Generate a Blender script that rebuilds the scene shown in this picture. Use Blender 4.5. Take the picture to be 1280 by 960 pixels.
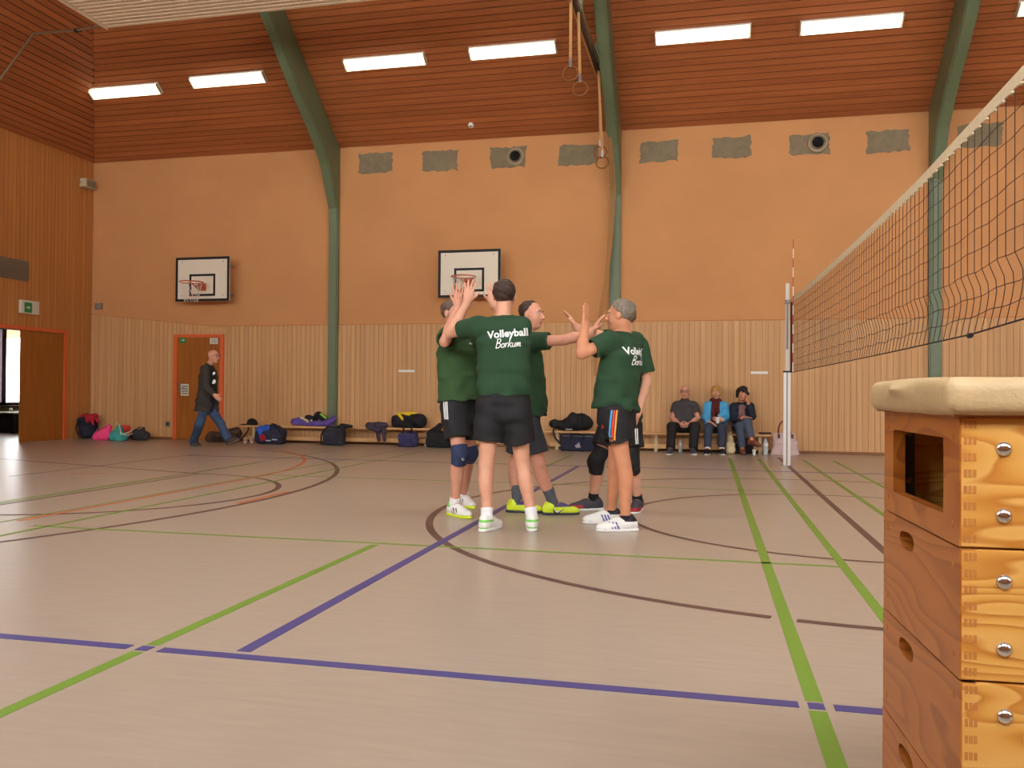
import bpy, bmesh, math, random
import numpy as np
from mathutils import Vector, Matrix
from mathutils.bvhtree import BVHTree

for o in list(bpy.data.objects):
    bpy.data.objects.remove(o)
SC = bpy.context.scene
COL = SC.collection
random.seed(7)

# ---------------------------------------------------------------- camera
EYE = Vector((0, 0, 1.03)); FPX = 1058.0
YAW, PIT, ROL = .2272, .0106, .0078
CF = Vector((-math.sin(YAW) * math.cos(PIT), math.cos(YAW) * math.cos(PIT), math.sin(PIT)))
CR = Vector((math.cos(YAW), math.sin(YAW), 0)); CU = CR.cross(CF)
CR, CU = (CR * math.cos(ROL) + CU * math.sin(ROL)), (CU * math.cos(ROL) - CR * math.sin(ROL))
cd = bpy.data.cameras.new('camera'); cam = bpy.data.objects.new('camera', cd); COL.objects.link(cam)
cd.sensor_width = 36; cd.lens = FPX / 1280 * 36; cd.clip_start = .05; cd.clip_end = 200
cam.matrix_world = Matrix.Translation(EYE) @ Matrix((CR, CU, -CF)).transposed().to_4x4()
SC.camera = cam

# ---------------------------------------------------------------- world, daylight, exposure
SC.view_settings.view_transform = 'Standard'; SC.view_settings.look = 'None'
SC.view_settings.gamma = 1; SC.view_settings.use_curve_mapping = False
SC.view_settings.exposure = -0.2
LAMP = 3.2            # emission of the lamps' diffusers
DAY = 215.0             # watts of each window's daylight
wd = bpy.data.worlds.new('sky'); SC.world = wd; wd.use_nodes = True
wd.node_tree.nodes['Background'].inputs[0].default_value = (.93, .96, 1, 1)
wd.node_tree.nodes['Background'].inputs[1].default_value = 12.0
WIN_X = (-10.1, -4.4, 1.1, 6.7, 12.2)     # window band of the wall behind the camera
for wx in WIN_X:
    ld = bpy.data.lights.new('daylight', 'AREA'); ld.shape = 'RECTANGLE'; ld.size = 4.0; ld.size_y = 1.9
    ld.energy = DAY; ld.color = (.96, .97, 1)
    lo = bpy.data.objects.new('daylight', ld); COL.objects.link(lo)
    lo.location = (wx, -.80, 4.0); lo.rotation_euler = (math.radians(90), 0, 0)   # shines into the hall (+Y)

FILL_X = (-4.4, 1.1, 6.6)                 # invented rooflights along the flat ceiling, added as top fill light
TOP_FILL = 230.0
for wx in FILL_X:
    ld = bpy.data.lights.new('added_rooflight', 'AREA'); ld.shape = 'RECTANGLE'; ld.size = 3.9; ld.size_y = 2.6
    ld.energy = TOP_FILL; ld.color = (1, .95, .88)
    lo = bpy.data.objects.new('added_rooflight', ld); COL.objects.link(lo); lo.location = (wx, 7.45, 8.85)

# ---------------------------------------------------------------- pixel to place
def ray(x, y):
    return CF + CR * ((x - 640) / FPX) + CU * (-(y - 480) / FPX)
def PY(x, y, Y):                    # on a plane parallel to the back wall
    d = ray(x, y); return EYE + d * (Y / d.y)
def PX_(x, y, X):                   # on a plane parallel to the left wall
    d = ray(x, y); return EYE + d * (X / d.x)
def PZ(x, y, Z=0.0):                # on a horizontal plane
    d = ray(x, y); return EYE + d * ((Z - EYE.z) / d.z)

# ---------------------------------------------------------------- materials
def lin(c):
    return tuple(((v / 255) / 12.92 if v / 255 <= .04045 else ((v / 255 + .055) / 1.055) ** 2.4) for v in c) + (1,)
MATS = {}
def mat(name, col, rough=.6, var=.0, scale=8, metal=0, bump=0, bscale=60, spec=.4, stretch=(1, 1, 1), alpha=None):
    if name in MATS: return MATS[name]
    m = bpy.data.materials.new(name); m.use_nodes = True; n = m.node_tree.nodes; l = m.node_tree.links
    b = n['Principled BSDF']; c = lin(col)
    b.inputs['Base Color'].default_value = c; b.inputs['Roughness'].default_value = rough
    b.inputs['Metallic'].default_value = metal; b.inputs['Specular IOR Level'].default_value = spec
    tc = n.new('ShaderNodeTexCoord'); mp = n.new('ShaderNodeMapping'); mp.inputs['Scale'].default_value = stretch
    l.new(tc.outputs['Object'], mp.inputs['Vector'])
    if var:
        t = n.new('ShaderNodeTexNoise'); t.inputs['Scale'].default_value = scale; t.inputs['Detail'].default_value = 5
        l.new(mp.outputs[0], t.inputs['Vector'])
        r = n.new('ShaderNodeMapRange'); r.inputs[1].default_value = .3; r.inputs[2].default_value = .7
        r.inputs[3].default_value = 1 - var; r.inputs[4].default_value = 1 + var
        l.new(t.outputs[0], r.inputs[0])
        x = n.new('ShaderNodeVectorMath'); x.operation = 'SCALE'; x.inputs[0].default_value = c[:3]
        l.new(r.outputs[0], x.inputs['Scale']); l.new(x.outputs[0], b.inputs['Base Color'])
    if bump:
        t2 = n.new('ShaderNodeTexNoise'); t2.inputs['Scale'].default_value = bscale; t2.inputs['Detail'].default_value = 3
        l.new(mp.outputs[0], t2.inputs['Vector'])
        bp = n.new('ShaderNodeBump'); bp.inputs['Strength'].default_value = bump; bp.inputs['Distance'].default_value = .01
        l.new(t2.outputs[0], bp.inputs['Height']); l.new(bp.outputs[0], b.inputs['Normal'])
    MATS[name] = m; return m
def wood(name, c1, c2, axis='Z', rings=18, rough=.5, stretch=.06, dist=6, per_obj=.1, spec=.35):
    """streaky timber: grain runs along axis; each object is a shade of its own"""
    if name in MATS: return MATS[name]
    m = bpy.data.materials.new(name); m.use_nodes = True; n = m.node_tree.nodes; l = m.node_tree.links
    b = n['Principled BSDF']; b.inputs['Roughness'].default_value = rough; b.inputs['Specular IOR Level'].default_value = spec
    tc = n.new('ShaderNodeTexCoord'); oi = n.new('ShaderNodeObjectInfo'); mp = n.new('ShaderNodeMapping')
    mp.inputs['Scale'].default_value = tuple(stretch if a == axis else 1 for a in 'XYZ')
    ad = n.new('ShaderNodeVectorMath'); ad.operation = 'ADD'
    sc = n.new('ShaderNodeVectorMath'); sc.operation = 'SCALE'; sc.inputs[0].default_value = (17, 31, 13)
    l.new(oi.outputs['Random'], sc.inputs['Scale']); l.new(tc.outputs['Object'], ad.inputs[0]); l.new(sc.outputs[0], ad.inputs[1])
    l.new(ad.outputs[0], mp.inputs['Vector'])
    ns = n.new('ShaderNodeTexNoise'); ns.inputs['Scale'].default_value = rings; ns.inputs['Detail'].default_value = 4
    ns.inputs['Distortion'].default_value = dist * .1
    l.new(mp.outputs[0], ns.inputs['Vector'])
    cr = n.new('ShaderNodeValToRGB'); cr.color_ramp.elements[0].position = .32; cr.color_ramp.elements[1].position = .68
    cr.color_ramp.elements[0].color = lin(c1); cr.color_ramp.elements[1].color = lin(c2)
    l.new(ns.outputs[0], cr.inputs[0])
    r = n.new('ShaderNodeMapRange'); r.inputs[3].default_value = 1 - per_obj; r.inputs[4].default_value = 1 + per_obj
    l.new(oi.outputs['Random'], r.inputs[0])
    x = n.new('ShaderNodeVectorMath'); x.operation = 'SCALE'
    l.new(cr.outputs[0], x.inputs[0]); l.new(r.outputs[0], x.inputs['Scale']); l.new(x.outputs[0], b.inputs['Base Color'])
    MATS[name] = m; return m
def pine(name, c1, c2, c3, axis='X', scale=9, rough=.35):
    """clear-lacquered pine with wavy flat-sawn figure"""
    m = bpy.data.materials.new(name); m.use_nodes = True; n = m.node_tree.nodes; l = m.node_tree.links
    b = n['Principled BSDF']; b.inputs['Roughness'].default_value = rough; b.inputs['Specular IOR Level'].default_value = .5
    tc = n.new('ShaderNodeTexCoord'); oi = n.new('ShaderNodeObjectInfo'); mp = n.new('ShaderNodeMapping')
    mp.inputs['Scale'].default_value = tuple(.22 if a == axis else 1.0 for a in 'XYZ')
    ad = n.new('ShaderNodeVectorMath'); ad.operation = 'ADD'
    sc = n.new('ShaderNodeVectorMath'); sc.operation = 'SCALE'; sc.inputs[0].default_value = (3, 7, 5)
    l.new(oi.outputs['Random'], sc.inputs['Scale']); l.new(tc.outputs['Object'], ad.inputs[0]); l.new(sc.outputs[0], ad.inputs[1])
    l.new(ad.outputs[0], mp.inputs['Vector'])
    n1 = n.new('ShaderNodeTexNoise'); n1.inputs['Scale'].default_value = scale; n1.inputs['Detail'].default_value = 1.5
    l.new(mp.outputs[0], n1.inputs['Vector'])
    mu = n.new('ShaderNodeMath'); mu.operation = 'MULTIPLY'; mu.inputs[1].default_value = 13; l.new(n1.outputs[0], mu.inputs[0])
    fr = n.new('ShaderNodeMath'); fr.operation = 'FRACT'; l.new(mu.outputs[0], fr.inputs[0])
    cr = n.new('ShaderNodeValToRGB'); e = cr.color_ramp.elements
    e[0].position = 0; e[0].color = lin(c1); e[1].position = 1; e[1].color = lin(c1)
    a = cr.color_ramp.elements.new(.55); a.color = lin(c2); a = cr.color_ramp.elements.new(.9); a.color = lin(c3)
    l.new(fr.outputs[0], cr.inputs[0]); l.new(cr.outputs[0], b.inputs['Base Color'])
    MATS[name] = m; return m
def emit(name, col, s):
    m = bpy.data.materials.new(name); m.use_nodes = True; n = m.node_tree.nodes; l = m.node_tree.links
    n.remove(n['Principled BSDF']); e = n.new('ShaderNodeEmission'); e.inputs[0].default_value = col; e.inputs[1].default_value = s
    l.new(e.outputs[0], n['Material Output'].inputs[0]); MATS[name] = m; return m
def glass(name):
    m = bpy.data.materials.new(name); m.use_nodes = True; n = m.node_tree.nodes; l = m.node_tree.links
    n.remove(n['Principled BSDF']); t = n.new('ShaderNodeBsdfTransparent'); g = n.new('ShaderNodeBsdfGlossy')
    g.inputs['Roughness'].default_value = .03; mx = n.new('ShaderNodeMixShader'); mx.inputs[0].default_value = .07
    l.new(t.outputs[0], mx.inputs[1]); l.new(g.outputs[0], mx.inputs[2]); l.new(mx.outputs[0], n['Material Output'].inputs[0])
    MATS[name] = m; return m

# ---------------------------------------------------------------- mesh helpers
def mesh_obj(name, verts, faces, m, parent=None, off=None, smooth=False, idx=None):
    me = bpy.data.meshes.new(name)
    if off is not None: verts = [(v[0] - off[0], v[1] - off[1], v[2] - off[2]) for v in verts]
    me.from_pydata([tuple(v) for v in verts], [], [tuple(f) for f in faces])
    for mm in (m if isinstance(m, (list, tuple)) else [m]): me.materials.append(mm)
    if idx is not None: me.polygons.foreach_set('material_index', np.asarray(idx, dtype=np.int32))
    if smooth: me.polygons.foreach_set('use_smooth', np.ones(len(me.polygons), dtype=bool))
    me.update()
    o = bpy.data.objects.new(name, me); COL.objects.link(o)
    if parent is not None: o.parent = parent
    return o
class MB:
    """collects simple solids in world coordinates; build() links ONE mesh object"""
    def __init__(s): s.v = []; s.f = []
    def add(s, vs, fs):
        k = len(s.v); s.v += [tuple(v) for v in vs]; s.f += [tuple(i + k for i in f) for f in fs]; return s
    def box(s, a, b):
        x0, y0, z0 = a; x1, y1, z1 = b
        if x0 > x1: x0, x1 = x1, x0
        if y0 > y1: y0, y1 = y1, y0
        if z0 > z1: z0, z1 = z1, z0
        return s.add([(x0, y0, z0), (x1, y0, z0), (x1, y1, z0), (x0, y1, z0), (x0, y0, z1), (x1, y0, z1), (x1, y1, z1), (x0, y1, z1)],
              [(3, 2, 1, 0), (4, 5, 6, 7), (0, 1, 5, 4), (1, 2, 6, 5), (2, 3, 7, 6), (3, 0, 4, 7)])
    def obox(s, c, ax, ay, az):
        """box from centre and three half-axis vectors"""
        c, ax, ay, az = Vector(c), Vector(ax), Vector(ay), Vector(az)
        vs = [c + ax * i + ay * j + az * k for k in (-1, 1) for i, j in ((-1, -1), (1, -1), (1, 1), (-1, 1))]
        return s.add(vs, [(3, 2, 1, 0), (4, 5, 6, 7), (0, 1, 5, 4), (1, 2, 6, 5), (2, 3, 7, 6), (3, 0, 4, 7)])
    def tube(s, pts, r, n=8, cap=True, close=False):
        pts = [Vector(p) for p in pts]; N = len(pts); rs = r if isinstance(r, (list, tuple)) else [r] * N
        k = len(s.v); up = Vector((.123, .456, .88)).normalized(); prev = None
        for i, p in enumerate(pts):
            a = pts[(i - 1) % N] if (close or i) else p; b = pts[(i + 1) % N] if (close or i < N - 1) else p
            t = (b - a).normalized()
            u = (prev - t * prev.dot(t)) if prev is not None else t.cross(up)
            if u.length < 1e-6: u = t.cross(Vector((1, 0, 0)))
            u.normalize(); prev = u; w = t.cross(u)
            for j in range(n):
                an = 2 * math.pi * j / n; s.v.append(tuple(p + (u * math.cos(an) + w * math.sin(an)) * rs[i]))
        for i in range(N if close else N - 1):
            i2 = (i + 1) % N
            for j in range(n):
                j2 = (j + 1) % n; s.f.append((k + i * n + j, k + i * n + j2, k + i2 * n + j2, k + i2 * n + j))
        if cap and not close:
            s.f.append(tuple(k + j for j in range(n))[::-1]); s.f.append(tuple(k + (N - 1) * n + j for j in range(n)))
        return s
    def lathe(s, base, axis, prof, n=20):
        """prof = [(distance along axis, radius)]"""
        base = Vector(base); t = Vector(axis).normalized(); u = t.cross(Vector((.3, .5, .81))).normalized(); w = t.cross(u)
        k = len(s.v)
        for h, r in prof:
            for j in range(n):
                an = 2 * math.pi * j / n; s.v.append(tuple(base + t * h + (u * math.cos(an) + w * math.sin(an)) * max(r, 1e-4)))
        for i in range(len(prof) - 1):
            for j in range(n):
                j2 = (j + 1) % n; s.f.append((k + i * n + j, k + i * n + j2, k + (i + 1) * n + j2, k + (i + 1) * n + j))
        s.f.append(tuple(k + j for j in range(n))[::-1]); s.f.append(tuple(k + (len(prof) - 1) * n + j for j in range(n)))
        return s
    def prism(s, poly, a, b):
        """polygon (list of Vectors) swept from offset a to offset b"""
        n = len(poly); a, b = Vector(a), Vector(b); k = len(s.v)
        s.v += [tuple(Vector(p) + a) for p in poly] + [tuple(Vector(p) + b) for p in poly]
        s.f.append(tuple(k + i for i in range(n))[::-1]); s.f.append(tuple(k + n + i for i in range(n)))
        for i in range(n):
            j = (i + 1) % n; s.f.append((k + i, k + j, k + n + j, k + n + i))
        return s
    def build(s, name, m, parent=None, smooth=False, bevel=0, off=None):
        if off is None and parent is not None:
            off = Vector((0, 0, 0)); q = parent
            while q is not None: off = off + Vector(q.location); q = q.parent
        o = mesh_obj(name, s.v, s.f, m, parent, off, smooth)
        bm = bmesh.new(); bm.from_mesh(o.data); bmesh.ops.recalc_face_normals(bm, faces=bm.faces)
        if bevel:
            bmesh.ops.bevel(bm, geom=list(bm.edges), offset=bevel, segments=2, affect='EDGES', clamp_overlap=True)
        bm.to_mesh(o.data); bm.free()
        if bevel or smooth:
            for p in o.data.polygons: p.use_smooth = smooth
        return o
def tag(o, label=None, cat=None, group=None, kind=None):
    if label: o['label'] = label
    if cat: o['category'] = cat
    if group: o['group'] = group
    if kind: o['kind'] = kind
    return o
def thing(name, label, cat, loc=(0, 0, 0), group=None):
    o = bpy.data.objects.new(name, None); COL.objects.link(o); o.location = loc; o.empty_display_size = .1
    return tag(o, label, cat, group)
def struct(o): o['kind'] = 'structure'; return o

# ---------------------------------------------------------------- signed-distance modelling
def rc(a, b, r1, r2=None):
    a = np.array(a, float); b = np.array(b, float); r2 = r1 if r2 is None else r2; ab = b - a; L2 = float(ab @ ab) + 1e-12
    def f(X, Y, Z):
        x, y, z = X - a[0], Y - a[1], Z - a[2]
        t = np.clip((x * ab[0] + y * ab[1] + z * ab[2]) / L2, 0, 1)
        return np.sqrt((x - t * ab[0]) ** 2 + (y - t * ab[1]) ** 2 + (z - t * ab[2]) ** 2) - (r1 + (r2 - r1) * t)
    m = max(r1, r2); return f, np.minimum(a, b) - m, np.maximum(a, b) + m
def el(c, r, M=None):
    """ellipsoid; rows of M are its axes"""
    c = np.array(c, float); r = np.array(r, float); M = np.eye(3) if M is None else np.array([tuple(v) for v in M], float)
    def f(X, Y, Z):
        x, y, z = X - c[0], Y - c[1], Z - c[2]
        q = [(M[i, 0] * x + M[i, 1] * y + M[i, 2] * z) for i in range(3)]
        k0 = np.sqrt(sum((q[i] / r[i]) ** 2 for i in range(3))); k1 = np.sqrt(sum((q[i] / r[i] ** 2) ** 2 for i in range(3))) + 1e-9
        return k0 * (k0 - 1) / k1
    e = np.sqrt(((M * r[:, None]) ** 2).sum(0)); return f, c - e, c + e
def bx(c, hsz, M=None, rnd=.01):
    c = np.array(c, float); hs = np.array(hsz, float) - rnd; M = np.eye(3) if M is None else np.array([tuple(v) for v in M], float)
    def f(X, Y, Z):
        x, y, z = X - c[0], Y - c[1], Z - c[2]
        q = [np.abs(M[i, 0] * x + M[i, 1] * y + M[i, 2] * z) - hs[i] for i in range(3)]
        return np.sqrt(sum(np.maximum(v, 0) ** 2 for v in q)) + np.minimum(np.maximum(np.maximum(q[0], q[1]), q[2]), 0) - rnd
    e = np.sqrt(((M * (hs + rnd)[:, None]) ** 2).sum(0)); return f, c - e, c + e
def loft(secs, rt, fw):
    """chain of elliptical sections [(centre, half width, half depth)]; rt = sideways axis, fw = forward axis"""
    rt = np.array(tuple(rt)); fw = np.array(tuple(fw)); S = [(np.array(tuple(c), float), w, d) for c, w, d in secs]
    def f(X, Y, Z):
        out = None
        for (c0, w0, d0), (c1, w1, d1) in zip(S[:-1], S[1:]):
            ax = c1 - c0; L = float(np.sqrt(ax @ ax)) + 1e-9; ax = ax / L
            x, y, z = X - c0[0], Y - c0[1], Z - c0[2]
            s = x * ax[0] + y * ax[1] + z * ax[2]; t = np.clip(s / L, 0, 1); ex = s - t * L
            px, py, pz = x - ax[0] * t * L, y - ax[1] * t * L, z - ax[2] * t * L
            u = px * rt[0] + py * rt[1] + pz * rt[2]; v = px * fw[0] + py * fw[1] + pz * fw[2]
            w = w0 + (w1 - w0) * t; d = d0 + (d1 - d0) * t
            q = np.sqrt((u / w) ** 2 + (v / d) ** 2 + (ex / (.5 * np.minimum(w, d))) ** 2)
            g = (q - 1) * np.minimum(w, d)
            out = g if out is None else np.minimum(out, g) - np.maximum(.02 - np.abs(out - g), 0) ** 2 / .08
        return out
    m = max(max(w, d) for _, w, d in S); C = np.array([c for c, _, _ in S])
    return f, C.min(0) - m, C.max(0) + m
def plane_cut(p, c, n):
    """keep the part of primitive p that lies behind plane (c, n)"""
    c = np.array(tuple(c)); n = np.array(tuple(n)); f0 = p[0]
    return (lambda X, Y, Z: np.maximum(f0(X, Y, Z), (X - c[0]) * n[0] + (Y - c[1]) * n[1] + (Z - c[2]) * n[2])), p[1], p[2]
def minus(p, q):
    f0, f1 = p[0], q[0]
    return (lambda X, Y, Z: np.maximum(f0(X, Y, Z), -f1(X, Y, Z))), p[1], p[2]
class Sdf:
    def __init__(s): s.p = []
    def add(s, prim, k=.02): s.p.append((prim, k, 1)); return s
    def sub(s, prim, k=.01): s.p.append((prim, k, -1)); return s
    def mesh(s, vox, wob=None):
        ps = [q for q, k, sg in s.p if sg > 0]
        lo = np.min([q[1] for q in ps], axis=0) - 3 * vox; hi = np.max([q[2] for q in ps], axis=0) + 3 * vox
        n = np.ceil((hi - lo) / vox).astype(int) + 1
        ax = [(lo[i] + vox * np.arange(n[i])).astype(np.float32) for i in range(3)]
        D = np.full(tuple(n), .2, np.float32)
        for (f, a, b), k, sg in s.p:
            m = k + 3 * vox
            i0 = np.maximum(np.floor((a - m - lo) / vox).astype(int), 0); i1 = np.minimum(np.ceil((b + m - lo) / vox).astype(int) + 1, n)
            if np.any(i1 <= i0): continue
            sl = tuple(slice(i0[i], i1[i]) for i in range(3))
            d = f(ax[0][sl[0]][:, None, None], ax[1][sl[1]][None, :, None], ax[2][sl[2]][None, None, :]).astype(np.float32)
            A = D[sl]
            if sg > 0: D[sl] = np.minimum(A, d) - np.maximum(k - np.abs(A - d), 0) ** 2 / (4 * k + 1e-9)
            else:
                d = -d; D[sl] = np.maximum(A, d) + np.maximum(k - np.abs(A - d), 0) ** 2 / (4 * k + 1e-9)
        if wob: D += wob(ax[0][:, None, None], ax[1][None, :, None], ax[2][None, None, :]).astype(np.float32)
        return surface_nets(D, lo, vox)
def surface_nets(D, lo, vox):
    I = D < 0; n = D.shape
    cnt = np.zeros((n[0] - 1, n[1] - 1, n[2] - 1), np.int8)
    for a in (0, 1):
        for b in (0, 1):
            for c in (0, 1): cnt += I[a:n[0] - 1 + a, b:n[1] - 1 + b, c:n[2] - 1 + c]
    act = (cnt > 0) & (cnt < 8); ci = np.argwhere(act)
    ids = np.full(cnt.shape, -1, np.int64); ids[act] = np.arange(len(ci))
    V = np.zeros((len(ci), 3)); W = np.zeros(len(ci))
    cv = {}
    for a in (0, 1):
        for b in (0, 1):
            for c in (0, 1): cv[a, b, c] = D[ci[:, 0] + a, ci[:, 1] + b, ci[:, 2] + c]
    for p in cv:
        for axx in range(3):
            if p[axx]: continue
            q = list(p); q[axx] = 1; q = tuple(q)
            d0, d1 = cv[p], cv[q]; m = (d0 < 0) != (d1 < 0)
            t = np.where(m, d0 / np.where(m, d0 - d1, 1), 0)
            for i in range(3): V[:, i] += np.where(m, p[i] + (t if i == axx else 0), 0)
            W += m
    V = (V / W[:, None] + ci) * vox + lo
    F = []
    for axx in range(3):
        sl0 = [slice(None)] * 3; sl1 = [slice(None)] * 3; sl0[axx] = slice(0, -1); sl1[axx] = slice(1, None)
        A, B = I[tuple(sl0)], I[tuple(sl1)]
        e = np.argwhere(A != B)
        if not len(e): continue
        o1, o2 = [(1, 2), (2, 0), (0, 1)][axx]
        e = e[(e[:, o1] > 0) & (e[:, o2] > 0) & (e[:, o1] < n[o1] - 1) & (e[:, o2] < n[o2] - 1)]
        ins = A[e[:, 0], e[:, 1], e[:, 2]]
        def g(d1, d2):
            q = e.copy(); q[:, o1] += d1; q[:, o2] += d2; return ids[q[:, 0], q[:, 1], q[:, 2]]
        Q = np.stack([g(-1, -1), g(0, -1), g(0, 0), g(-1, 0)], 1)
        Q[~ins] = Q[~ins][:, ::-1]; F.append(Q)
    F = np.concatenate(F) if F else np.zeros((0, 4), int)
    return V, F
def wobble(seed, amp=.004, freq=14):
    r = np.random.RandomState(seed); ks = r.normal(size=(5, 3)) * freq; ph = r.rand(5) * 6.28
    return lambda X, Y, Z: sum(np.sin(k[0] * X + k[1] * Y + k[2] * Z + p) for k, p in zip(ks, ph)) * (amp / 2.2)
def sdf_obj(name, S, vox, m, parent=None, wob=None, paint=None, off=None):
    V, F = S.mesh(vox, wob)
    if off is None:
        off = np.zeros(3); q = parent
        while q is not None: off = off + np.array(q.location); q = q.parent
    me = bpy.data.meshes.new(name); V2 = (V - off)
    me.vertices.add(len(V2)); me.vertices.foreach_set('co', V2.astype(np.float32).ravel())
    me.loops.add(len(F) * 4); me.loops.foreach_set('vertex_index', F.astype(np.int32).ravel())
    me.polygons.add(len(F)); me.polygons.foreach_set('loop_start', np.arange(0, len(F) * 4, 4, dtype=np.int32))
    for mm in (m if isinstance(m, (list, tuple)) else [m]): me.materials.append(mm)
    if paint is not None:
        me.polygons.foreach_set('material_index', paint(V[F].mean(1)).astype(np.int32))
    me.polygons.foreach_set('use_smooth', np.ones(len(F), dtype=bool))
    me.update(calc_edges=True); me.validate()
    o = bpy.data.objects.new(name, me); COL.objects.link(o)
    if parent is not None: o.parent = parent
    o['_n'] = 0; del o['_n']
    return o
def bvh(o):
    off = Vector((0, 0, 0)); q = o
    while q is not None: off = off + Vector(q.location); q = q.parent
    return BVHTree.FromPolygons([v.co + off for v in o.data.vertices], [tuple(p.vertices) for p in o.data.polygons])
def decal(name, target, pts2, faces, org, ux, uy, m, parent, lift=.003, depth=.5):
    """flat print (2-d mesh) laid onto a surface: shot along -(ux x uy) onto the target"""
    T = bvh(target); org, ux, uy = Vector(org), Vector(ux).normalized(), Vector(uy).normalized(); nn = ux.cross(uy).normalized()
    vs = []; last = None
    for x, y in pts2:
        p = org + ux * x + uy * y
        hit = T.ray_cast(p + nn * depth, -nn, depth * 2)
        if hit[0] is None: q = p if last is None else p + nn * ((last - p).dot(nn))
        else: q = hit[0] + nn * lift; last = q
        vs.append(q)
    off = Vector((0, 0, 0)); q = parent
    while q is not None: off = off + Vector(q.location); q = q.parent
    return mesh_obj(name, vs, faces, m, parent, off)
def strip2(poly, w, nseg=1):
    """2-d ribbon along a polyline"""
    P = [Vector((a, b)) for a, b in poly]; vs = []; fs = []
    for i, p in enumerate(P):
        t = (P[min(i + 1, len(P) - 1)] - P[max(i - 1, 0)]).normalized(); nrm = Vector((-t.y, t.x)) * (w / 2)
        vs += [tuple(p + nrm), tuple(p - nrm)]
    for i in range(len(P) - 1): fs.append((2 * i, 2 * i + 1, 2 * i + 3, 2 * i + 2))
    return vs, fs
def grid2(x0, x1, y0, y1, nx, ny):
    vs = [(x0 + (x1 - x0) * i / nx, y0 + (y1 - y0) * j / ny) for j in range(ny + 1) for i in range(nx + 1)]
    fs = [(j * (nx + 1) + i, j * (nx + 1) + i + 1, (j + 1) * (nx + 1) + i + 1, (j + 1) * (nx + 1) + i) for j in range(ny) for i in range(nx)]
    return vs, fs
def text2(s, size, bold=0.0, shear=0.0, cuts=1):
    c = bpy.data.curves.new('lettering', 'FONT'); c.body = s; c.size = size; c.offset = bold; c.shear = shear
    c.align_x = 'CENTER'; c.resolution_u = 3
    o = bpy.data.objects.new('lettering', c); COL.objects.link(o)
    me = bpy.data.meshes.new_from_object(o.evaluated_get(bpy.context.evaluated_depsgraph_get()))
    bpy.data.objects.remove(o); bpy.data.curves.remove(c)
    bm = bmesh.new(); bm.from_mesh(me); bmesh.ops.triangulate(bm, faces=bm.faces)
    if cuts: bmesh.ops.subdivide_edges(bm, edges=[e for e in bm.edges if e.calc_length() > size * .2], cuts=cuts)
    bmesh.ops.triangulate(bm, faces=bm.faces)
    bm.verts.ensure_lookup_table(); bm.verts.index_update()
    vs = [(v.co.x, v.co.y) for v in bm.verts]; fs = [tuple(v.index for v in f.verts) for f in bm.faces]; bm.free(); bpy.data.meshes.remove(me)
    return vs, fs

# ================================================================ THE HALL
WY = 15.705                       # face of the back wall's panelling
XL, XR, YF = -12.94, 15.24, -.85  # left wall, right wall, wall behind the camera
EAVE, TOPZ = 5.93, 8.9
M_plaster = mat('orange plaster', (199, 141, 89), .85, .05, 1.3, bump=.15, bscale=40)
M_board = wood('wall panelling', (190, 142, 92), (206, 159, 107), 'Z', 20, .55, .05, per_obj=.045)
M_boardl = wood('light-dimmed panelling', (178, 114, 58), (194, 130, 70), 'Z', 20, .55, .05, per_obj=.045)  # same wood as the back wall, dim lamplight mixed into its colour
M_ceil = wood('ceiling boards', (152, 86, 46), (170, 99, 54), 'X', 9, .5, .25, per_obj=.08)
M_ceily = wood('hip boards', (146, 80, 40), (164, 93, 50), 'Y', 9, .5, .25, per_obj=.08)
M_dark = mat('dark gap', (46, 26, 14), .8)
M_floor = mat('beige sports floor', (168, 152, 134), .31, .055, 30, spec=.5, stretch=(.12, 1, 1))
M_green = mat('green steel', (100, 112, 80), .45, .05, 3, spec=.5)
M_orange = mat('orange door frame', (214, 96, 48), .5)
M_door = wood('door veneer', (146, 84, 26), (162, 96, 34), 'Z', 14, .4, .08)
M_white = mat('white plastic', (225, 222, 214), .5)
M_grey = mat('grey plastic', (120, 112, 104), .55)
M_black = mat('black', (22, 20, 22), .6)
M_steel = mat('steel', (170, 170, 172), .3, metal=1)
M_mortar = mat('grey mortar', (130, 116, 90), .95, .12, 9, bump=.5, bscale=50)

fl = struct(MB().box((XL - 6, -1.1, -.1), (XR + .3, 20.5, 0)).build('floor', M_floor))
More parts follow.
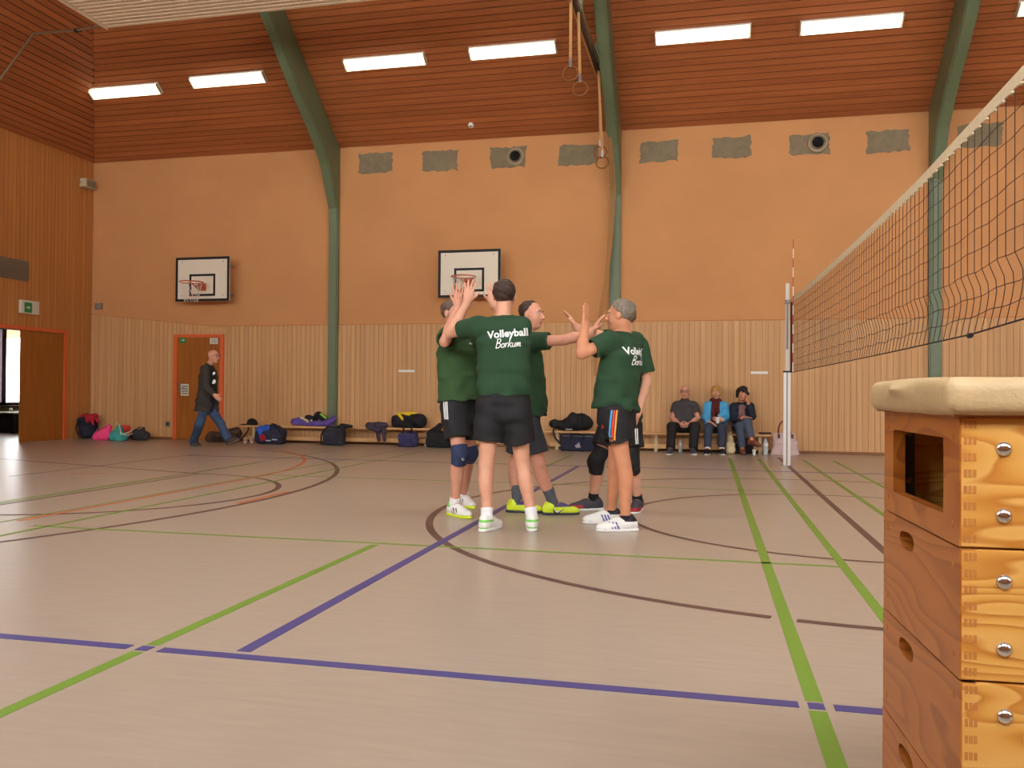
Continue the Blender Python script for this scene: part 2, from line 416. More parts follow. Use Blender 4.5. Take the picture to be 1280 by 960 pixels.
# painted court lines lie on the floor; each is a part of it
LG = mat('green line paint', (112, 144, 50), .45); LB = mat('blue line paint', (76, 70, 124), .45)
LN = mat('brown line paint', (96, 70, 62), .45); LO = mat('orange line paint', (196, 104, 60), .45)
LAY = {LG: .0012, LB: .0022, LN: .0007, LO: .0017}
def line(x0, y0, x1, y1, m, w=.05, z=None):
    a, b = Vector((x0, y0, 0)), Vector((x1, y1, 0)); t = (b - a).normalized(); n = Vector((-t.y, t.x, 0)) * w / 2
    h = LAY[m] if z is None else z
    vs = [a + n, a - n, b - n, b + n]
    o = MB().prism([v + Vector((0, 0, -.0005)) for v in vs], (0, 0, 0), (0, 0, h + .0005)).build('court_line', m, fl)
    o['label'] = {LG: 'green court line', LB: 'blue court line', LN: 'brown court line', LO: 'orange court line'}[m]
    return o
def arc(cx, cy, r, a0, a1, m, w=.05, n=64):
    mb = MB(); P = []
    for i in range(n + 1):
        a = math.radians(a0 + (a1 - a0) * i / n); c, s = math.cos(a), math.sin(a)
        P.append((c, s))
    h = LAY[m]
    vs = [(cx + c * (r + q * w / 2), cy + s * (r + q * w / 2), h) for c, s in P for q in (-1, 1)]
    fs = [(2 * i, 2 * i + 1, 2 * i + 3, 2 * i + 2) for i in range(n)]
    o = MB().add(vs, fs).build('court_line', m, fl)
    for p in o.data.polygons:
        if p.normal.z < 0: p.flip()
    o['label'] = {LN: 'curved brown court line', LO: 'curved orange court line'}[m]
    return o
[line(a_, 2.97, b_, 2.97, LB, .055) for a_, b_ in ((-8, -2.25), (-2.207, -2.153), (-2.11, .30), (.33, .382), (.412, 7))]; line(-1.78, 3.03, -1.78, 11.9, LB, .06); line(-8, 11.93, 7, 11.93, LB, .05)
line(4.08, 3.03, 4.08, 11.9, LB)
line(.355, 1.0, .355, 2.925, LG, .058); line(.355, 3.015, .355, 14.2, LG, .058); line(.805, 1.0, .805, 14.2, LG, .055); line(1.49, 1.0, 1.49, 14.2, LG); line(1.94, 1.0, 1.94, 14.2, LG)
line(-4.95, 5.42, .78, 5.42, LG, .04); line(-5.3, 9.46, .78, 9.46, LG, .04)
line(-2.18, 1.0, -2.18, 2.925, LG, .055); line(-2.18, 3.015, -2.18, 5.36, LG, .055); line(-2.21, 9.5, -2.21, 14.1, LG)
line(-4.83, 1.0, -4.83, 14.1, LG, .045); line(-5.32, 1.0, -5.32, 14.1, LG, .03); line(-6.05, 1.0, -6.4, 14.0, LG, .035); line(-6.28, 3, -6.28, 11, LG, .03)
line(1.147, -.5, 1.147, 14.6, LN, .06)
arc(1.15, 7.43, 1.81, 0, 360, LN, .05); arc(1.12, 7.42, 3.42, 257.9, 616.0, LN, .06, 96)
arc(-11.0, 7.44, 6.9, -80, 62, LN, .06)
arc(-6.12, 7.55, 1.8, -90, 90, LN, .06); line(-6.12, 5.75, -6.12, 9.35, LN, .045)
line(-6.12, 9.35, -12.2, 11.05, LN); line(-6.12, 5.75, -12.2, 4.05, LN)
arc(-11.25, 9.0, 6.0, 0, 62, LO, .05, 32); line(-5.25, 5.6, -5.25, 9.0, LO, .05); line(-4.18, 6.98, -4.18, 7.95, LO, .05)
line(-8.02, 8.4, -8.05, 12.3, LN, .04); line(-7.56, 8.83, -7.24, 9.07, LO, .05)

# ---- back wall, plaster above, panelling below
D2 = (-10.86, -9.80)              # door in the back wall
wb = struct(MB().box((XL - .26, WY + .02, 0), (XR + .26, WY + .27, EAVE + .3)).build('wall_back', M_plaster))
def pan_top(x): return 2.36 if x > -10.0 else 2.36 + (-10.0 - x) / 2.94 * .29
BW = .0985
unit = MB().box((-BW / 2 + .002, 0, 0), (BW / 2 - .002, .022, 1)).build('panel_board', M_board, bevel=.003)
ume = unit.data; bpy.data.objects.remove(unit)
def put(me, name, loc, scale=(1, 1, 1), rot=(0, 0, 0), parent=None):
    o = bpy.data.objects.new(name, me); COL.objects.link(o); o.location = loc; o.scale = scale; o.rotation_euler = rot
    if parent is not None: o.parent = parent
    return o
x = XL + BW / 2
while x < 7.0:
    z0 = 2.20 if D2[0] - .06 < x < D2[1] + .06 else .0
    put(ume, 'panel_board', (x, WY, z0), (1, 1, pan_top(x) - z0), parent=wb)
    x += BW
MB().box((7.0, WY, 0), (XR, WY + .02, 2.36)).build('panel_field', M_board, wb)
MB().box((XL, WY + .012, 0), (7.0, WY + .021, 2.34)).build('panel_backing', mat('groove brown', (96, 62, 36), .8), wb)
mb = MB()
for a, b in ((XL, -10.0), (-10.0, XR)):
    za, zb = pan_top(a + 1e-6 if a > -11 else a), pan_top(b)
    mb.prism([Vector((a, WY - .004, za)), Vector((b, WY - .004, zb)), Vector((b, WY - .004, zb + .018)), Vector((a, WY - .004, za + .018))], (0, 0, 0), (0, .03, 0))
mb.build('panel_cap', M_boardl, wb)
struct(MB().box((XL, WY - .012, 0), (D2[0] - .05, WY, .05)).box((D2[1] + .05, WY - .012, 0), (XR, WY, .05)).build('baseboard_back', wood('skirting', (120, 78, 44), (140, 92, 54), 'X', 10)))

# ---- grey mortar fills in the plaster
def ragged(x0, x1, z0, z1, seed):
    r = random.Random(seed); pts = []
    for (a, b), (c, d) in (((x0, z0), (x1, z0)), ((x1, z0), (x1, z1)), ((x1, z1), (x0, z1)), ((x0, z1), (x0, z0))):
        for i in range(9):
            t = i / 9; j = .022 if 0 < i < 8 else .03
            pts.append((a + (c - a) * t + r.uniform(-j, j), b + (d - b) * t + r.uniform(-j, j)))
    return pts
for i, (x0, x1, y0, y1) in enumerate(((448, 490, 190, 216), (528, 572, 187, 213), (612, 657, 183, 209), (698, 747, 179.5, 206), (800, 847, 174.5, 201.5), (891, 939, 169.5, 197), (987, 1037, 166, 193), (1084, 1137, 161, 189.5), (1198, 1254, 153, 183))):
    a, b = PY(x0, y1, WY), PY(x1, y0, WY)
    P = [Vector((u, WY + .013, w)) for u, w in ragged(a.x, b.x, a.z + (-.02), b.z - .0, i)]
    n = len(P); ctr = sum(P, Vector((0, 0, 0))) / n
    MB().add([ctr] + P + [p + Vector((0, .012, 0)) for p in P], [(0, 1 + k, 1 + (k + 1) % n) for k in range(n)] + [(1 + k, 1 + n + k, 1 + n + (k + 1) % n, 1 + (k + 1) % n) for k in range(n)]).build('mortar_patch', M_mortar, wb)
    if i in (2, 6):
        c = PY(*((644.7, 196) if i == 2 else (1022, 179)), WY)
        t = thing('duct_outlet', ('round grey duct outlet set in the mortar patch above the middle basketball hoop' if i == 2 else 'round grey duct outlet set in a mortar patch high above the seated spectators'), 'duct', (c.x, WY + .013, c.z), 'round duct outlets')
        MB().lathe((c.x, WY + .012, c.z), (0, -1, 0), [(0, .17), (.03, .17), (.045, .155), (.05, .13), (.02, .125), (.018, .0)], 28).build('flange', mat('duct ring', (158, 140, 112), .6), t, smooth=False)
        MB().lathe((c.x, WY - .03, c.z), (0, -1, 0), [(0, .108), (.045, .108), (.05, .1), (.012, .098)], 28).build('sleeve', mat('duct sleeve', (142, 124, 98), .6), t)
        MB().lathe((c.x, WY - .0425, c.z), (0, -1, 0), [(0, .0975), (.004, .0975)], 28).build('dark_bore', mat('bore', (14, 12, 12), .9), t)

# ---- left wall with its double door, and the annex seen through it
DY0, DY1, DZ = 12.35, 14.93, 2.18
wl = struct(MB().box((XL - .26, YF, 0), (XL - .02, DY0, EAVE + .3)).box((XL - .26, DY1, 0), (XL - .02, WY + .03, EAVE + .3)).box((XL - .26, DY0, DZ), (XL - .02, DY1, EAVE + .3)).build('wall_left', M_boardl))
lm = MB().box((0, -BW / 2 + .003, 0), (.02, BW / 2 - .003, 1)).build('panel_board', M_boardl, bevel=.003); lme = lm.data; bpy.data.objects.remove(lm)
y = WY - BW / 2
while y > 9.5:
    z0 = DZ + .06 if DY0 - .08 < y < DY1 + .08 else 0
    put(lme, 'panel_board', (XL - .02, y, z0), (1, 1, EAVE - z0), parent=wl); y -= BW
MB().box((XL - .021, YF, 0), (XL, y, EAVE)).build('panel_field', M_boardl, wl)
wf = MB(); xs = [XL - .26] + [v for wx in WIN_X for v in (wx - 2.05, wx + 2.05)] + [XR + .26]
wf.box((XL - .26, YF - .25, 0), (XR + .26, YF, 3.0)).box((XL - .26, YF - .25, 5.0), (XR + .26, YF, EAVE + .3))
for a, b in zip(xs[0::2], xs[1::2]): wf.box((a, YF - .25, 3.0), (b, YF, 5.0))
struct(wf.build('wall_front', M_plaster))
M_glass = glass('window glass'); M_frame = mat('dark window frame', (70, 44, 40), .5)
for i, wx in enumerate(WIN_X):
    f = MB()
    for a, b in ((wx - 2.05, wx - 1.97), (wx - .04, wx + .04), (wx + 1.97, wx + 2.05)): f.box((a, YF - .16, 3.0), (b, YF - .08, 5.0))
    f.box((wx - 2.05, YF - .16, 3.0), (wx + 2.05, YF - .08, 3.07)).box((wx - 2.05, YF - .16, 4.93), (wx + 2.05, YF - .08, 5.0))
    w = struct(f.build('window_%d' % (i + 2), M_frame))
    MB().box((wx - 1.97, YF - .125, 3.07), (wx - .04, YF - .119, 4.93)).build('pane', M_glass, w)
    MB().box((wx + .04, YF - .125, 3.07), (wx + 1.97, YF - .119, 4.93)).build('pane', M_glass, w)
struct(MB().box((XR, YF, 0), (XR + .26, WY + .02, EAVE + .3)).build('wall_right', M_boardl))
# door in the left wall
f = MB().box((XL - .27, DY1, 0), (XL + .02, DY1 + .07, DZ + .07)).box((XL - .27, DY0 - .07, 0), (XL + .02, DY0, DZ + .07)).box((XL - .27, DY0, DZ), (XL + .02, DY1, DZ + .07))
d1 = struct(f.build('door_1', M_orange, bevel=.004))
MB().box((XL - .06, 13.83, .002), (XL - .012, DY1 - .005, DZ - .005)).build('door_leaf', M_door, d1, bevel=.003)
MB().box((XL - .24 - 1.2, DY0 + .005, .01), (XL - .24, DY0 + .053, DZ - .005)).build('door_leaf', M_door, d1, bevel=.003)
# annex beyond it
AX = -17.0
ww = MB().box((AX - .2, 10.5, 0), (AX, 16.4, 3)).box((AX - .2, 19.6, 0), (AX, 20.4, 3)).box((AX - .2, 16.4, 0), (AX, 19.6, .62)).box((AX - .2, 16.4, 2.6), (AX, 19.6, 3))
struct(ww.build('wall_annex_west', mat('annex plaster', (170, 150, 120), .85)))
struct(MB().box((AX - .2, 20.4, 0), (XL - .02, 20.6, 3)).build('wall_annex_north', MATS['annex plaster']))
struct(MB().box((AX - .2, 10.3, 0), (XL - .27, 10.5, 3)).build('wall_annex_south', MATS['annex plaster']))
struct(MB().box((XL - .26, WY + .28, 0), (XL - .02, 20.4, 3)).build('wall_annex_east', MATS['annex plaster']))
struct(MB().box((AX - .2, 10.3, 3), (XL - .27, 20.6, 3.15)).build('ceiling_annex', MATS['annex plaster']))
fr = MB()
for a, b in ((16.4, 16.48), (17.58, 17.72), (18.9, 18.98), (19.52, 19.6)): fr.box((AX - .14, a, .62), (AX - .04, b, 2.6))
fr.box((AX - .14, 16.4, .62), (AX - .04, 19.6, .7)).box((AX - .14, 16.4, 2.53), (AX - .04, 19.6, 2.6))
w1 = struct(fr.build('window_1', mat('violet brown frame', (64, 34, 52), .45)))
for a, b in ((16.48, 17.58), (17.72, 18.9), (18.98, 19.52)): MB().box((AX - .1, a, .7), (AX - .094, b, 2.53)).build('pane', M_glass, w1)
MB().box((AX, 16.4, .58), (AX + .18, 19.6, .62)).build('window_sill', M_frame, w1)
# porch roof outside that window
pr = thing('porch_roof', 'pale slatted porch roof outside the window beyond the double door', 'roof', (-18.6, 18, 0))
M_por = mat('porch timber', (205, 180, 130), .7, .1)
for k in range(9): MB().obox((-19.3, 15.2 + k * .7, 2.62), (1.5, 0, .11), (0, .05, 0), (0, 0, .06)).build('rafter', M_por, pr)
for k in range(7): MB().box((-20.6 + k * .42, 14.8, 2.62 + k * .031), (-20.3 + k * .42, 21.2, 2.64 + k * .031)).build('roof_board', M_por, pr)
for yy in (15.0, 21.0): MB().box((-20.75, yy, 0), (-20.63, yy + .12, 2.62)).build('post', M_por, pr)
struct(MB().box((-30, 8, -.12), (XL - 6, 26, -.02)).build('floor_outside', mat('outdoor paving', (190, 188, 180), .9)))
# table with cup in the annex
tb = thing('low_table', 'dark low table with olive top under the bright annex window', 'table', (-16.3, 17.9, 0))
MB().box((-16.85, 16.6, .44), (-15.75, 19.2, .48)).build('table_top', mat('olive table top', (120, 112, 60), .5), tb, bevel=.005)
MB().box((-16.7, 16.75, .02), (-15.9, 19.0, .40)).build('cupboard_base', mat('near black', (24, 22, 20), .7), tb)
for a in (-16.8, -15.85):
    for b in (16.65, 19.1): MB().box((a, b, 0), (a + .05, b + .05, .44)).build('leg', M_black, tb)
c = PX_(14, 509, -16.3); MB().lathe((-16.3, c.y, .48), (0, 0, 1), [(0, .03), (.09, .038), (.092, .034), (.01, .026)], 16).build('paper_cup', M_white)
tag(bpy.data.objects['paper_cup'], 'white cup standing on the low table in the annex', 'cup')
MB().lathe((-16.2, c.y + .12, .48), (0, 0, 1), [(0, .12), (.012, .16), (.015, .15), (.006, .02)], 20).build('plate', M_white)
tag(bpy.data.objects['plate'], 'pale plate lying on the low table in the annex', 'plate')
# door in the back wall
f = MB().box((D2[0] - .055, WY - .03, 0), (D2[0] + .03, WY + .02, 2.2)).box((D2[1] - .03, WY - .03, 0), (D2[1] + .055, WY + .02, 2.2)).box((D2[0] + .03, WY - .03, 2.14), (D2[1] - .03, WY + .02, 2.2))
d2 = struct(f.build('door_2', M_orange, bevel=.004))
MB().box((D2[0] + .03, WY - .012, .01), (D2[1] - .03, WY + .019, 2.14)).build('door_leaf', M_door, d2)
def sheet(name, x0, y0, x1, y1, m, Y, par=None, th=.006):
    a, b = PY(x0, y1, Y), PY(x1, y0, Y)
    return MB().box((a.x, Y - th, a.z), (b.x, Y, b.z)).build(name, m, par)
M_paper = mat('paper notice', (214, 206, 184), .7)
M_exit = mat('exit green', (40, 130, 70), .5)
M_ink = mat('grey print', (130, 130, 116), .8)
def man_run(mb, c, ux, uz, nn, s):
    """white running-man arrow mark of an escape sign"""
    c = Vector(c)
    for (a, b, w) in (((-.45, .0), (.1, .0), .16), ((.02, .26), (.42, 0), .12), ((.02, -.26), (.42, 0), .12)):
        p, q = c + ux * a[0] * s + uz * a[1] * s, c + ux * b[0] * s + uz * b[1] * s
        t = (q - p); L = t.length / 2; t.normalize(); mb.obox((p + q) / 2, t * L, t.cross(nn) * w * s / 2, nn * .001)
    return mb
s = sheet('escape_sign', 225.5, 421.5, 232, 429, M_exit, WY - .0125); tag(s, 'small green escape sign stuck on the brown back door', 'sign')
a, b = PY(225.5, 429, WY - .019), PY(232, 421.5, WY - .019)
man_run(MB(), ((a.x + b.x) / 2, WY - .0195, (a.z + b.z) / 2), Vector((1, 0, 0)), Vector((0, 0, 1)), Vector((0, 1, 0)), .07).build('arrow', M_white, s)
s = sheet('paper_notice', 262.5, 422.5, 272.5, 430, M_paper, WY - .0125); tag(s, 'white notice at the top corner of the brown back door', 'notice')
for k in range(3): sheet('print_line', 264, 424.2 + k * 1.8, 271, 425 + k * 1.8, M_ink, WY - .0185, s, .001)
s = sheet('paper_notice', 226, 480, 236, 494.5, M_paper, WY - .0125); tag(s, 'pale notice with grey print at handle height on the back door', 'notice')
for k in range(4): sheet('print_line', 227.3, 482.3 + k * 2.9, 234.8, 484 + k * 2.9, M_ink, WY - .0185, s, .001)
h = MB().box((D2[0] + .075, WY - .02, 1.0), (D2[0] + .115, WY - .012, 1.2)); h.tube([(D2[0] + .095, WY - .012, 1.08), (D2[0] + .095, WY - .06, 1.08), (D2[0] + .22, WY - .06, 1.08)], .009)
h.build('door_handle', M_steel, d2)
for lab, (x0, y0, x1, y1) in (('narrow white strip on the panelling beside the left green arch', (498.5, 462.3, 518.5, 465.2)), ('narrow white strip on the panelling above the seated spectators', (938.5, 464.3, 960, 467.5))):
    tag(sheet('wall_strip', x0, y0, x1, y1, M_white, WY), lab, 'strip')
# small fittings
s = sheet('wall_socket', 206.5, 526.5, 212.5, 533.5, M_grey, WY, th=.014); tag(s, 'grey wall socket low on the panelling left of the back door', 'socket')
a, b = PY(208, 532, WY - .0141), PY(211, 528, WY - .0141); MB().lathe(((a.x + b.x) / 2, WY - .014, (a.z + b.z) / 2), (0, -1, 0), [(0, .03), (.003, .03), (.0035, .024), (.0005, .022)], 16).build('socket_ring', M_black, s)
s = sheet('wall_switch_box', 119.5, 379, 128.5, 387, M_grey, WY + .018, th=.03); tag(s, 'small grey box on the plaster beside the hall corner', 'switch')
sheet('cover', 121, 380.3, 127, 385.7, mat('taupe cover', (140, 120, 100), .6), WY - .012, s, .004)
def lsheet(name, x0, y0, x1, y1, m, par=None, th=.03, X=XL):
    a, b = PX_(x0, y1, X), PX_(x1, y0, X)
    return MB().box((X, a.y, a.z), (X + th, b.y, b.z)).build(name, m, par)
s = lsheet('exit_sign', 23.5, 377.5, 45.5, 391, mat('exit sign housing', (206, 202, 180), .5), th=.07); tag(s, 'white exit sign with green arrow panel above the double door', 'sign')
lsheet('sign_panel', 30.5, 378.8, 40, 390, M_exit, s, .003, XL + .07)
a, b = PX_(30.5, 390, XL + .073), PX_(40, 378.8, XL + .073)
man_run(MB(), (XL + .0745, (a.y + b.y) / 2, (a.z + b.z) / 2), Vector((0, 1, 0)), Vector((0, 0, 1)), Vector((1, 0, 0)), .11).build('arrow', M_white, s)
a, b = PX_(-14, 344, XL), PX_(36, 327, XL)
t = thing('vent_grille', 'long grey ventilation grille high on the left wall', 'vent', (XL, b.y, a.z))
MB().box((XL, a.y, a.z), (XL + .012, b.y, b.z)).build('backing', mat('grille grey', (120, 104, 82), .6), t)
for k in range(7):
    z = a.z + .02 + k * (b.z - a.z - .04) / 6; MB().box((XL + .012, a.y + .015, z - .006), (XL + .024, b.y - .015, z + .006)).build('slat', MATS['grille grey'], t)
c = PX_(106, 231, XL); t = thing('wall_speaker', 'small pale loudspeaker box high on the left wall by the corner', 'speaker', (XL, c.y, c.z - .1))
MB().box((XL, c.y - .16, c.z - .08), (XL + .16, c.y + .14, c.z + .1)).build('cabinet', mat('speaker cream', (190, 176, 140), .6), t, bevel=.01)
MB().box((XL + .16, c.y - .13, c.z - .06), (XL + .168, c.y + .11, c.z + .08)).build('grille', mat('speaker cloth', (130, 116, 90), .8), t)
MB().tube([(XL, c.y, c.z + .02), (XL + .04, c.y - .19, c.z + .02)], .012).build('bracket', M_grey, t)

# ---- ceiling: steep boarded slopes, hipped at the ends
S34 = .75; HS = .94                    # rise per metre: back slope, left hip
run, hrun = (TOPZ - EAVE) / S34, (TOPZ - EAVE) / HS
YB, XB, YN, XN = WY + .02 - run, XL + hrun, YF + run, XR - hrun
e = .022
v = [(XL - .02, WY + .02, EAVE), (XR, WY + .02, EAVE), (XR, YF, EAVE), (XL - .02, YF, EAVE), (XB, YB, TOPZ), (XN, YB, TOPZ), (XN, YN, TOPZ), (XB, YN, TOPZ)]
v2 = [(a, b, c + .3) for a, b, c in v]
q = [(0, 4, 5, 1), (1, 5, 6, 2), (2, 6, 7, 3), (3, 7, 4, 0), (4, 7, 6, 5)]
ce = struct(MB().add(v + v2, q + [tuple(i + 8 for i in f[::-1]) for f in q] + [(0, 1, 9, 8), (1, 2, 10, 9), (2, 3, 11, 10), (3, 0, 8, 11)]).build('ceiling', wood('ceiling ground', (76, 38, 18), (90, 46, 24), 'X', 6)))
CB = .1235
cm = MB().box((-.5, -CB / 2 + .008, 0), (.5, CB / 2 - .008, .018)).build('ceiling_board', M_ceil); cme = cm.data; bpy.data.objects.remove(cm)
hm = MB().box((-CB / 2 + .008, -.5, 0), (CB / 2 - .008, .5, .018)).build('ceiling_board', M_ceily); hme = hm.data; bpy.data.objects.remove(hm)
ARX = (-7.30, -1.68, 3.77, 9.4)
sl = math.hypot(1, S34); nb = int(run * sl / CB)
for i in range(nb):
    s_ = (i + .5) * CB; yb, zb = WY + .02 - s_ / sl, EAVE + s_ / sl * S34
    xl = XL + (zb - EAVE) / HS
    for a, b in zip((xl,) + ARX[:3], ARX[:3] + (8.6,)):
        if b - a < .1: continue
        o = put(cme, 'ceiling_board', ((a + b) / 2, yb, zb), (b - a - .004, 1, 1), (math.pi - math.atan(S34), 0, 0), ce)
sh = math.hypot(1, HS)
for i in range(int(hrun * sh / CB)):
    s_ = (i + .5) * CB; xb, zb = XL + s_ / sh, EAVE + s_ / sh * HS
    y1 = WY + .02 - (zb - EAVE) / S34
    put(hme, 'ceiling_board', (xb, (y1 + 5.0) / 2, zb), (1, y1 - 5.0, 1), (0, math.pi - math.atan(HS), 0), ce)
for i, wx in enumerate(FILL_X):
    f = MB().box((wx - 2.1, 6.0, TOPZ - .1), (wx + 2.1, 6.1, TOPZ)).box((wx - 2.1, 8.8, TOPZ - .1), (wx + 2.1, 8.9, TOPZ)).box((wx - 2.1, 6.1, TOPZ - .1), (wx - 2.0, 8.8, TOPZ)).box((wx + 2.0, 6.1, TOPZ - .1), (wx + 2.1, 8.8, TOPZ))
    w = struct(f.build('window_%d' % (i + 7), M_frame)); MB().box((wx - 2.0, 6.1, TOPZ - .03), (wx + 2.0, 8.8, TOPZ - .02)).build('pane', M_glass, w)  # invented roof window framing the added fill lamp
# green steel arches
def arch(n, X, w=.2):
    pr = [(413.6, 300), (413.3, 287), (410, 260), (405, 235), (398.8, 204), (389.4, 177), (380, 154), (369.6, 131), (356, 100), (339, 55), (322, 14)]
    inner = [(WY - .09, 0), (WY - .09, 3.6)] + [(min(p.y, WY - .09), p.z) for p in (PX_(a_, b_, -7.4) for a_, b_ in pr)] + [(11.6, 8.1), (10.4, 8.3)]
    outer = [(WY + .015, 0), (WY + .015, EAVE - .02), (YB, TOPZ - .02), (10.4, TOPZ - .02)]
    poly = inner + outer[::-1]
    mid = (WY + YF) / 2
    mir = [(2 * mid - a, b) for a, b in poly]
    mb = MB()
    for P in (poly, mir): mb.prism([Vector((X - w / 2, a, b)) for a, b in P], (0, 0, 0), (w, 0, 0))
    mb.prism([Vector((X - w / 2, a, b)) for a, b in ((10.4, 8.3), (2 * mid - 10.4, 8.3), (2 * mid - 10.4, TOPZ - .02), (10.4, TOPZ - .02))], (0, 0, 0), (w, 0, 0))
    o = struct(mb.build('trim_%d' % n, M_green, bevel=.022)); o['label'] = 'curved green steel arch of the roof'
    return o
for n, X in enumerate(ARX): arch(n + 1, X)

# ---- lamps on the slopes
M_diff = emit('lamp diffuser', (1, .80, .54, 1), LAMP)
nrm = Vector((0, -.6, -.8)); up_s = Vector((0, -.8, .6))
lamps = [(-11.14, 14.40), (-8.87, 14.35), (-5.69, 14.28), (-3.33, 14.27), (-.115, 14.28), (2.19, 14.31), (5.35, 14.3), (7.7, 14.3)]
def lamp(X, Y, mirror):
    Z = EAVE + (WY + .02 - Y) * S34; c = Vector((X, Y, Z)) + nrm * .02; n_, u_ = nrm.copy(), up_s.copy()
    if mirror: c.y = WY + YF - c.y; n_.y *= -1; u_.y *= -1
    i = [q[0] for q in lamps].index(X)
    where = ['over the basketball hoop bay, beside the hall corner', 'over the basketball hoop bay, beside the left green arch', 'between the left and middle green arches, beside the left arch', 'between the left and middle green arches, beside the gymnastic rings', 'between the middle and right green arches, beside the middle arch', 'between the middle and right green arches, beside the right arch', 'beyond the right green arch, beside that arch', 'beyond the right green arch, far from it'][i]
    t = thing('ceiling_lamp', 'long glowing fluorescent lamp ' + where, 'lamp', c, 'fluorescent lamps on the back slope')
    if mirror: tag(t, 'long glowing fluorescent lamp on the ceiling slope above the window band', 'lamp', 'fluorescent lamps on the window-side slope')
    ex = Vector((.5 * 1.53, 0, 0))
    MB().obox(c + n_ * .02, ex * 1.01, u_ * .115, n_ * .02).build('housing', M_white, t)
    MB().obox(c + n_ * .065, ex * .985, u_ * .105, n_ * .025).build('diffuser', M_diff, t, bevel=.012)
    for q in (-1, 1): MB().obox(c + n_ * .064 + ex * q * 1.0, ex * .012, u_ * .112, n_ * .027).build('end_cap', MATS['speaker cream'], t)
for X, Y in lamps: lamp(X, Y, False)
for X, Y in lamps: lamp(X, Y, True)  # unseen mirrored row, added to help light the hall
c = PY(589, 161, 15.3); z = EAVE + (WY + .02 - 15.45) * S34
t = thing('smoke_detector', 'small round white detector on the ceiling edge above the mortar patches', 'detector', (PY(589, 161, 15.45).x, 15.45, z))
MB().lathe(Vector(t.location) + nrm * .018, nrm, [(0, .055), (.03, .055), (.05, .04), (.055, .02)], 18).build('housing', M_white, t)
MB().lathe(Vector(t.location) + nrm * .073, nrm, [(0, .02), (.012, .014)], 12).build('sensor', M_grey, t)
# ---- ribbed radiant heating panel hung below the ridge
zr = 6.475; M_rad = mat('cream heater', (222, 200, 168), .45); M_hole = mat('heater hole', (70, 48, 30), .8)
rd = thing('radiant_heater', 'long cream ribbed radiant heating panel hanging under the ceiling', 'heater', (-5.4, 10.6, zr))
MB().box((-8.85, 9.7, zr + .02), (-2.1, 11.0, zr + .07)).build('panel', M_rad, rd)
for k in range(13):
    y = 9.75 + k * .1; MB().box((-8.8, y - .033, zr), (-2.12, y + .033, zr + .022)).build('rib', M_rad, rd, bevel=.006)
ee = MB().box((-8.87, 9.69, zr - .012), (-8.845, 11.01, zr + .075)).build('end_plate', M_rad, rd)
for k in range(8): MB().box((-8.873, 9.8 + k * .15, zr + .012), (-8.868, 9.87 + k * .15, zr + .045)).build('slot', M_hole, ee)
for xx in (-8.5, -5.5, -2.5):
    for yy in (9.8, 10.9): MB().tube([(xx, yy, zr + .07), (xx, yy, TOPZ + .05)], .006, 6).build('hanger', M_steel, rd)
c = PY(97, 38, 11.6)
k1 = PX_(40, 42, -10.4)
t = thing('heater_pipe', 'thin pale supply pipe running from the heater across the hip ceiling', 'pipe', (-9.2, 10.95, zr + .03))
MB().tube([(-8.885, 10.95, zr + .03), PY(95, 38, 11.2), PY(42, 42, 11.5), PY(-8, 110, 11.0)], .018, 8).build('pipe', mat('pipe grey', (120, 96, 70), .5), t)
MB().lathe(PY(97, 38, 11.2) - Vector((.05, 0, 0)), (1, 0, 0), [(0, .03), (.1, .03)], 10).build('coupling', M_black, t)

# ================================================================ VAULTING BOX
M_pine = pine('lacquered pine', (212, 162, 86), (204, 148, 68), (180, 116, 44), 'X', 9)
M_piny = pine('lacquered pine shaded ends', (176, 108, 44), (168, 98, 36), (146, 80, 27), 'Y', 7)  # same pine as the sides, end-face shade painted into the colour
M_endg = mat('end grain', (180, 118, 58), .5, .1, 90)
M_chrome = mat('chrome', (210, 212, 215), .18, metal=1)
BX0, BX1, BY0, BY1 = .374, 1.874, 1.41, 1.85
vb = thing('vaulting_box', 'tall lacquered pine vaulting box with a cream padded leather top', 'vaulting box', (BX0, BY0, 0)); vb.rotation_euler.z = .052
def ring_plate(rect, hole, c, to3, th):
    """board with a hole: rect=(u0,u1,v0,v1), hole=polygon around c; returns verts, faces; to3(u,v,w)"""
    u0, u1, v0, v1 = rect; n = len(hole); out = []
    for (a, b) in hole:
        dx, dy = a - c[0], b - c[1]; ts = []
        if dx: ts += [((u1 if dx > 0 else u0) - c[0]) / dx]
        if dy: ts += [((v1 if dy > 0 else v0) - c[1]) / dy]
        t = min(ts); out.append((c[0] + dx * t, c[1] + dy * t))
    vs = [to3(a, b, w) for w in (0, th) for a, b in hole + out]; fs = []
    for i in range(n):
        j = (i + 1) % n
        fs += [(i, j, n + j, n + i), (2 * n + i, 3 * n + i, 3 * n + j, 2 * n + j), (i, 2 * n + i, 2 * n + j, j), (n + i, n + j, 3 * n + j, 3 * n + i)]
    return vs, fs
def stadium(c, hw, hh, rect, extra=True):
    r = min(hw, hh); pts = []
    angs = [2 * math.pi * k / 28 for k in range(28)]
    for u in (rect[0], rect[1]):
        for v_ in (rect[2], rect[3]): angs.append(math.atan2(v_ - c[1], u - c[0]) % (2 * math.pi))
    for u in (-hw, hw):
        for v_ in (-hh, hh): angs.append(math.atan2(v_, u) % (2 * math.pi))
    for a in sorted(set(round(x, 5) for x in angs)):
        dx, dy = math.cos(a), math.sin(a)
        k = 60 if not extra else 2.6
        q = (abs(dx / hw) ** k + abs(dy / hh) ** k) ** (-1 / k); pts.append((c[0] + dx * q, c[1] + dy * q))
    return pts
TH = .022
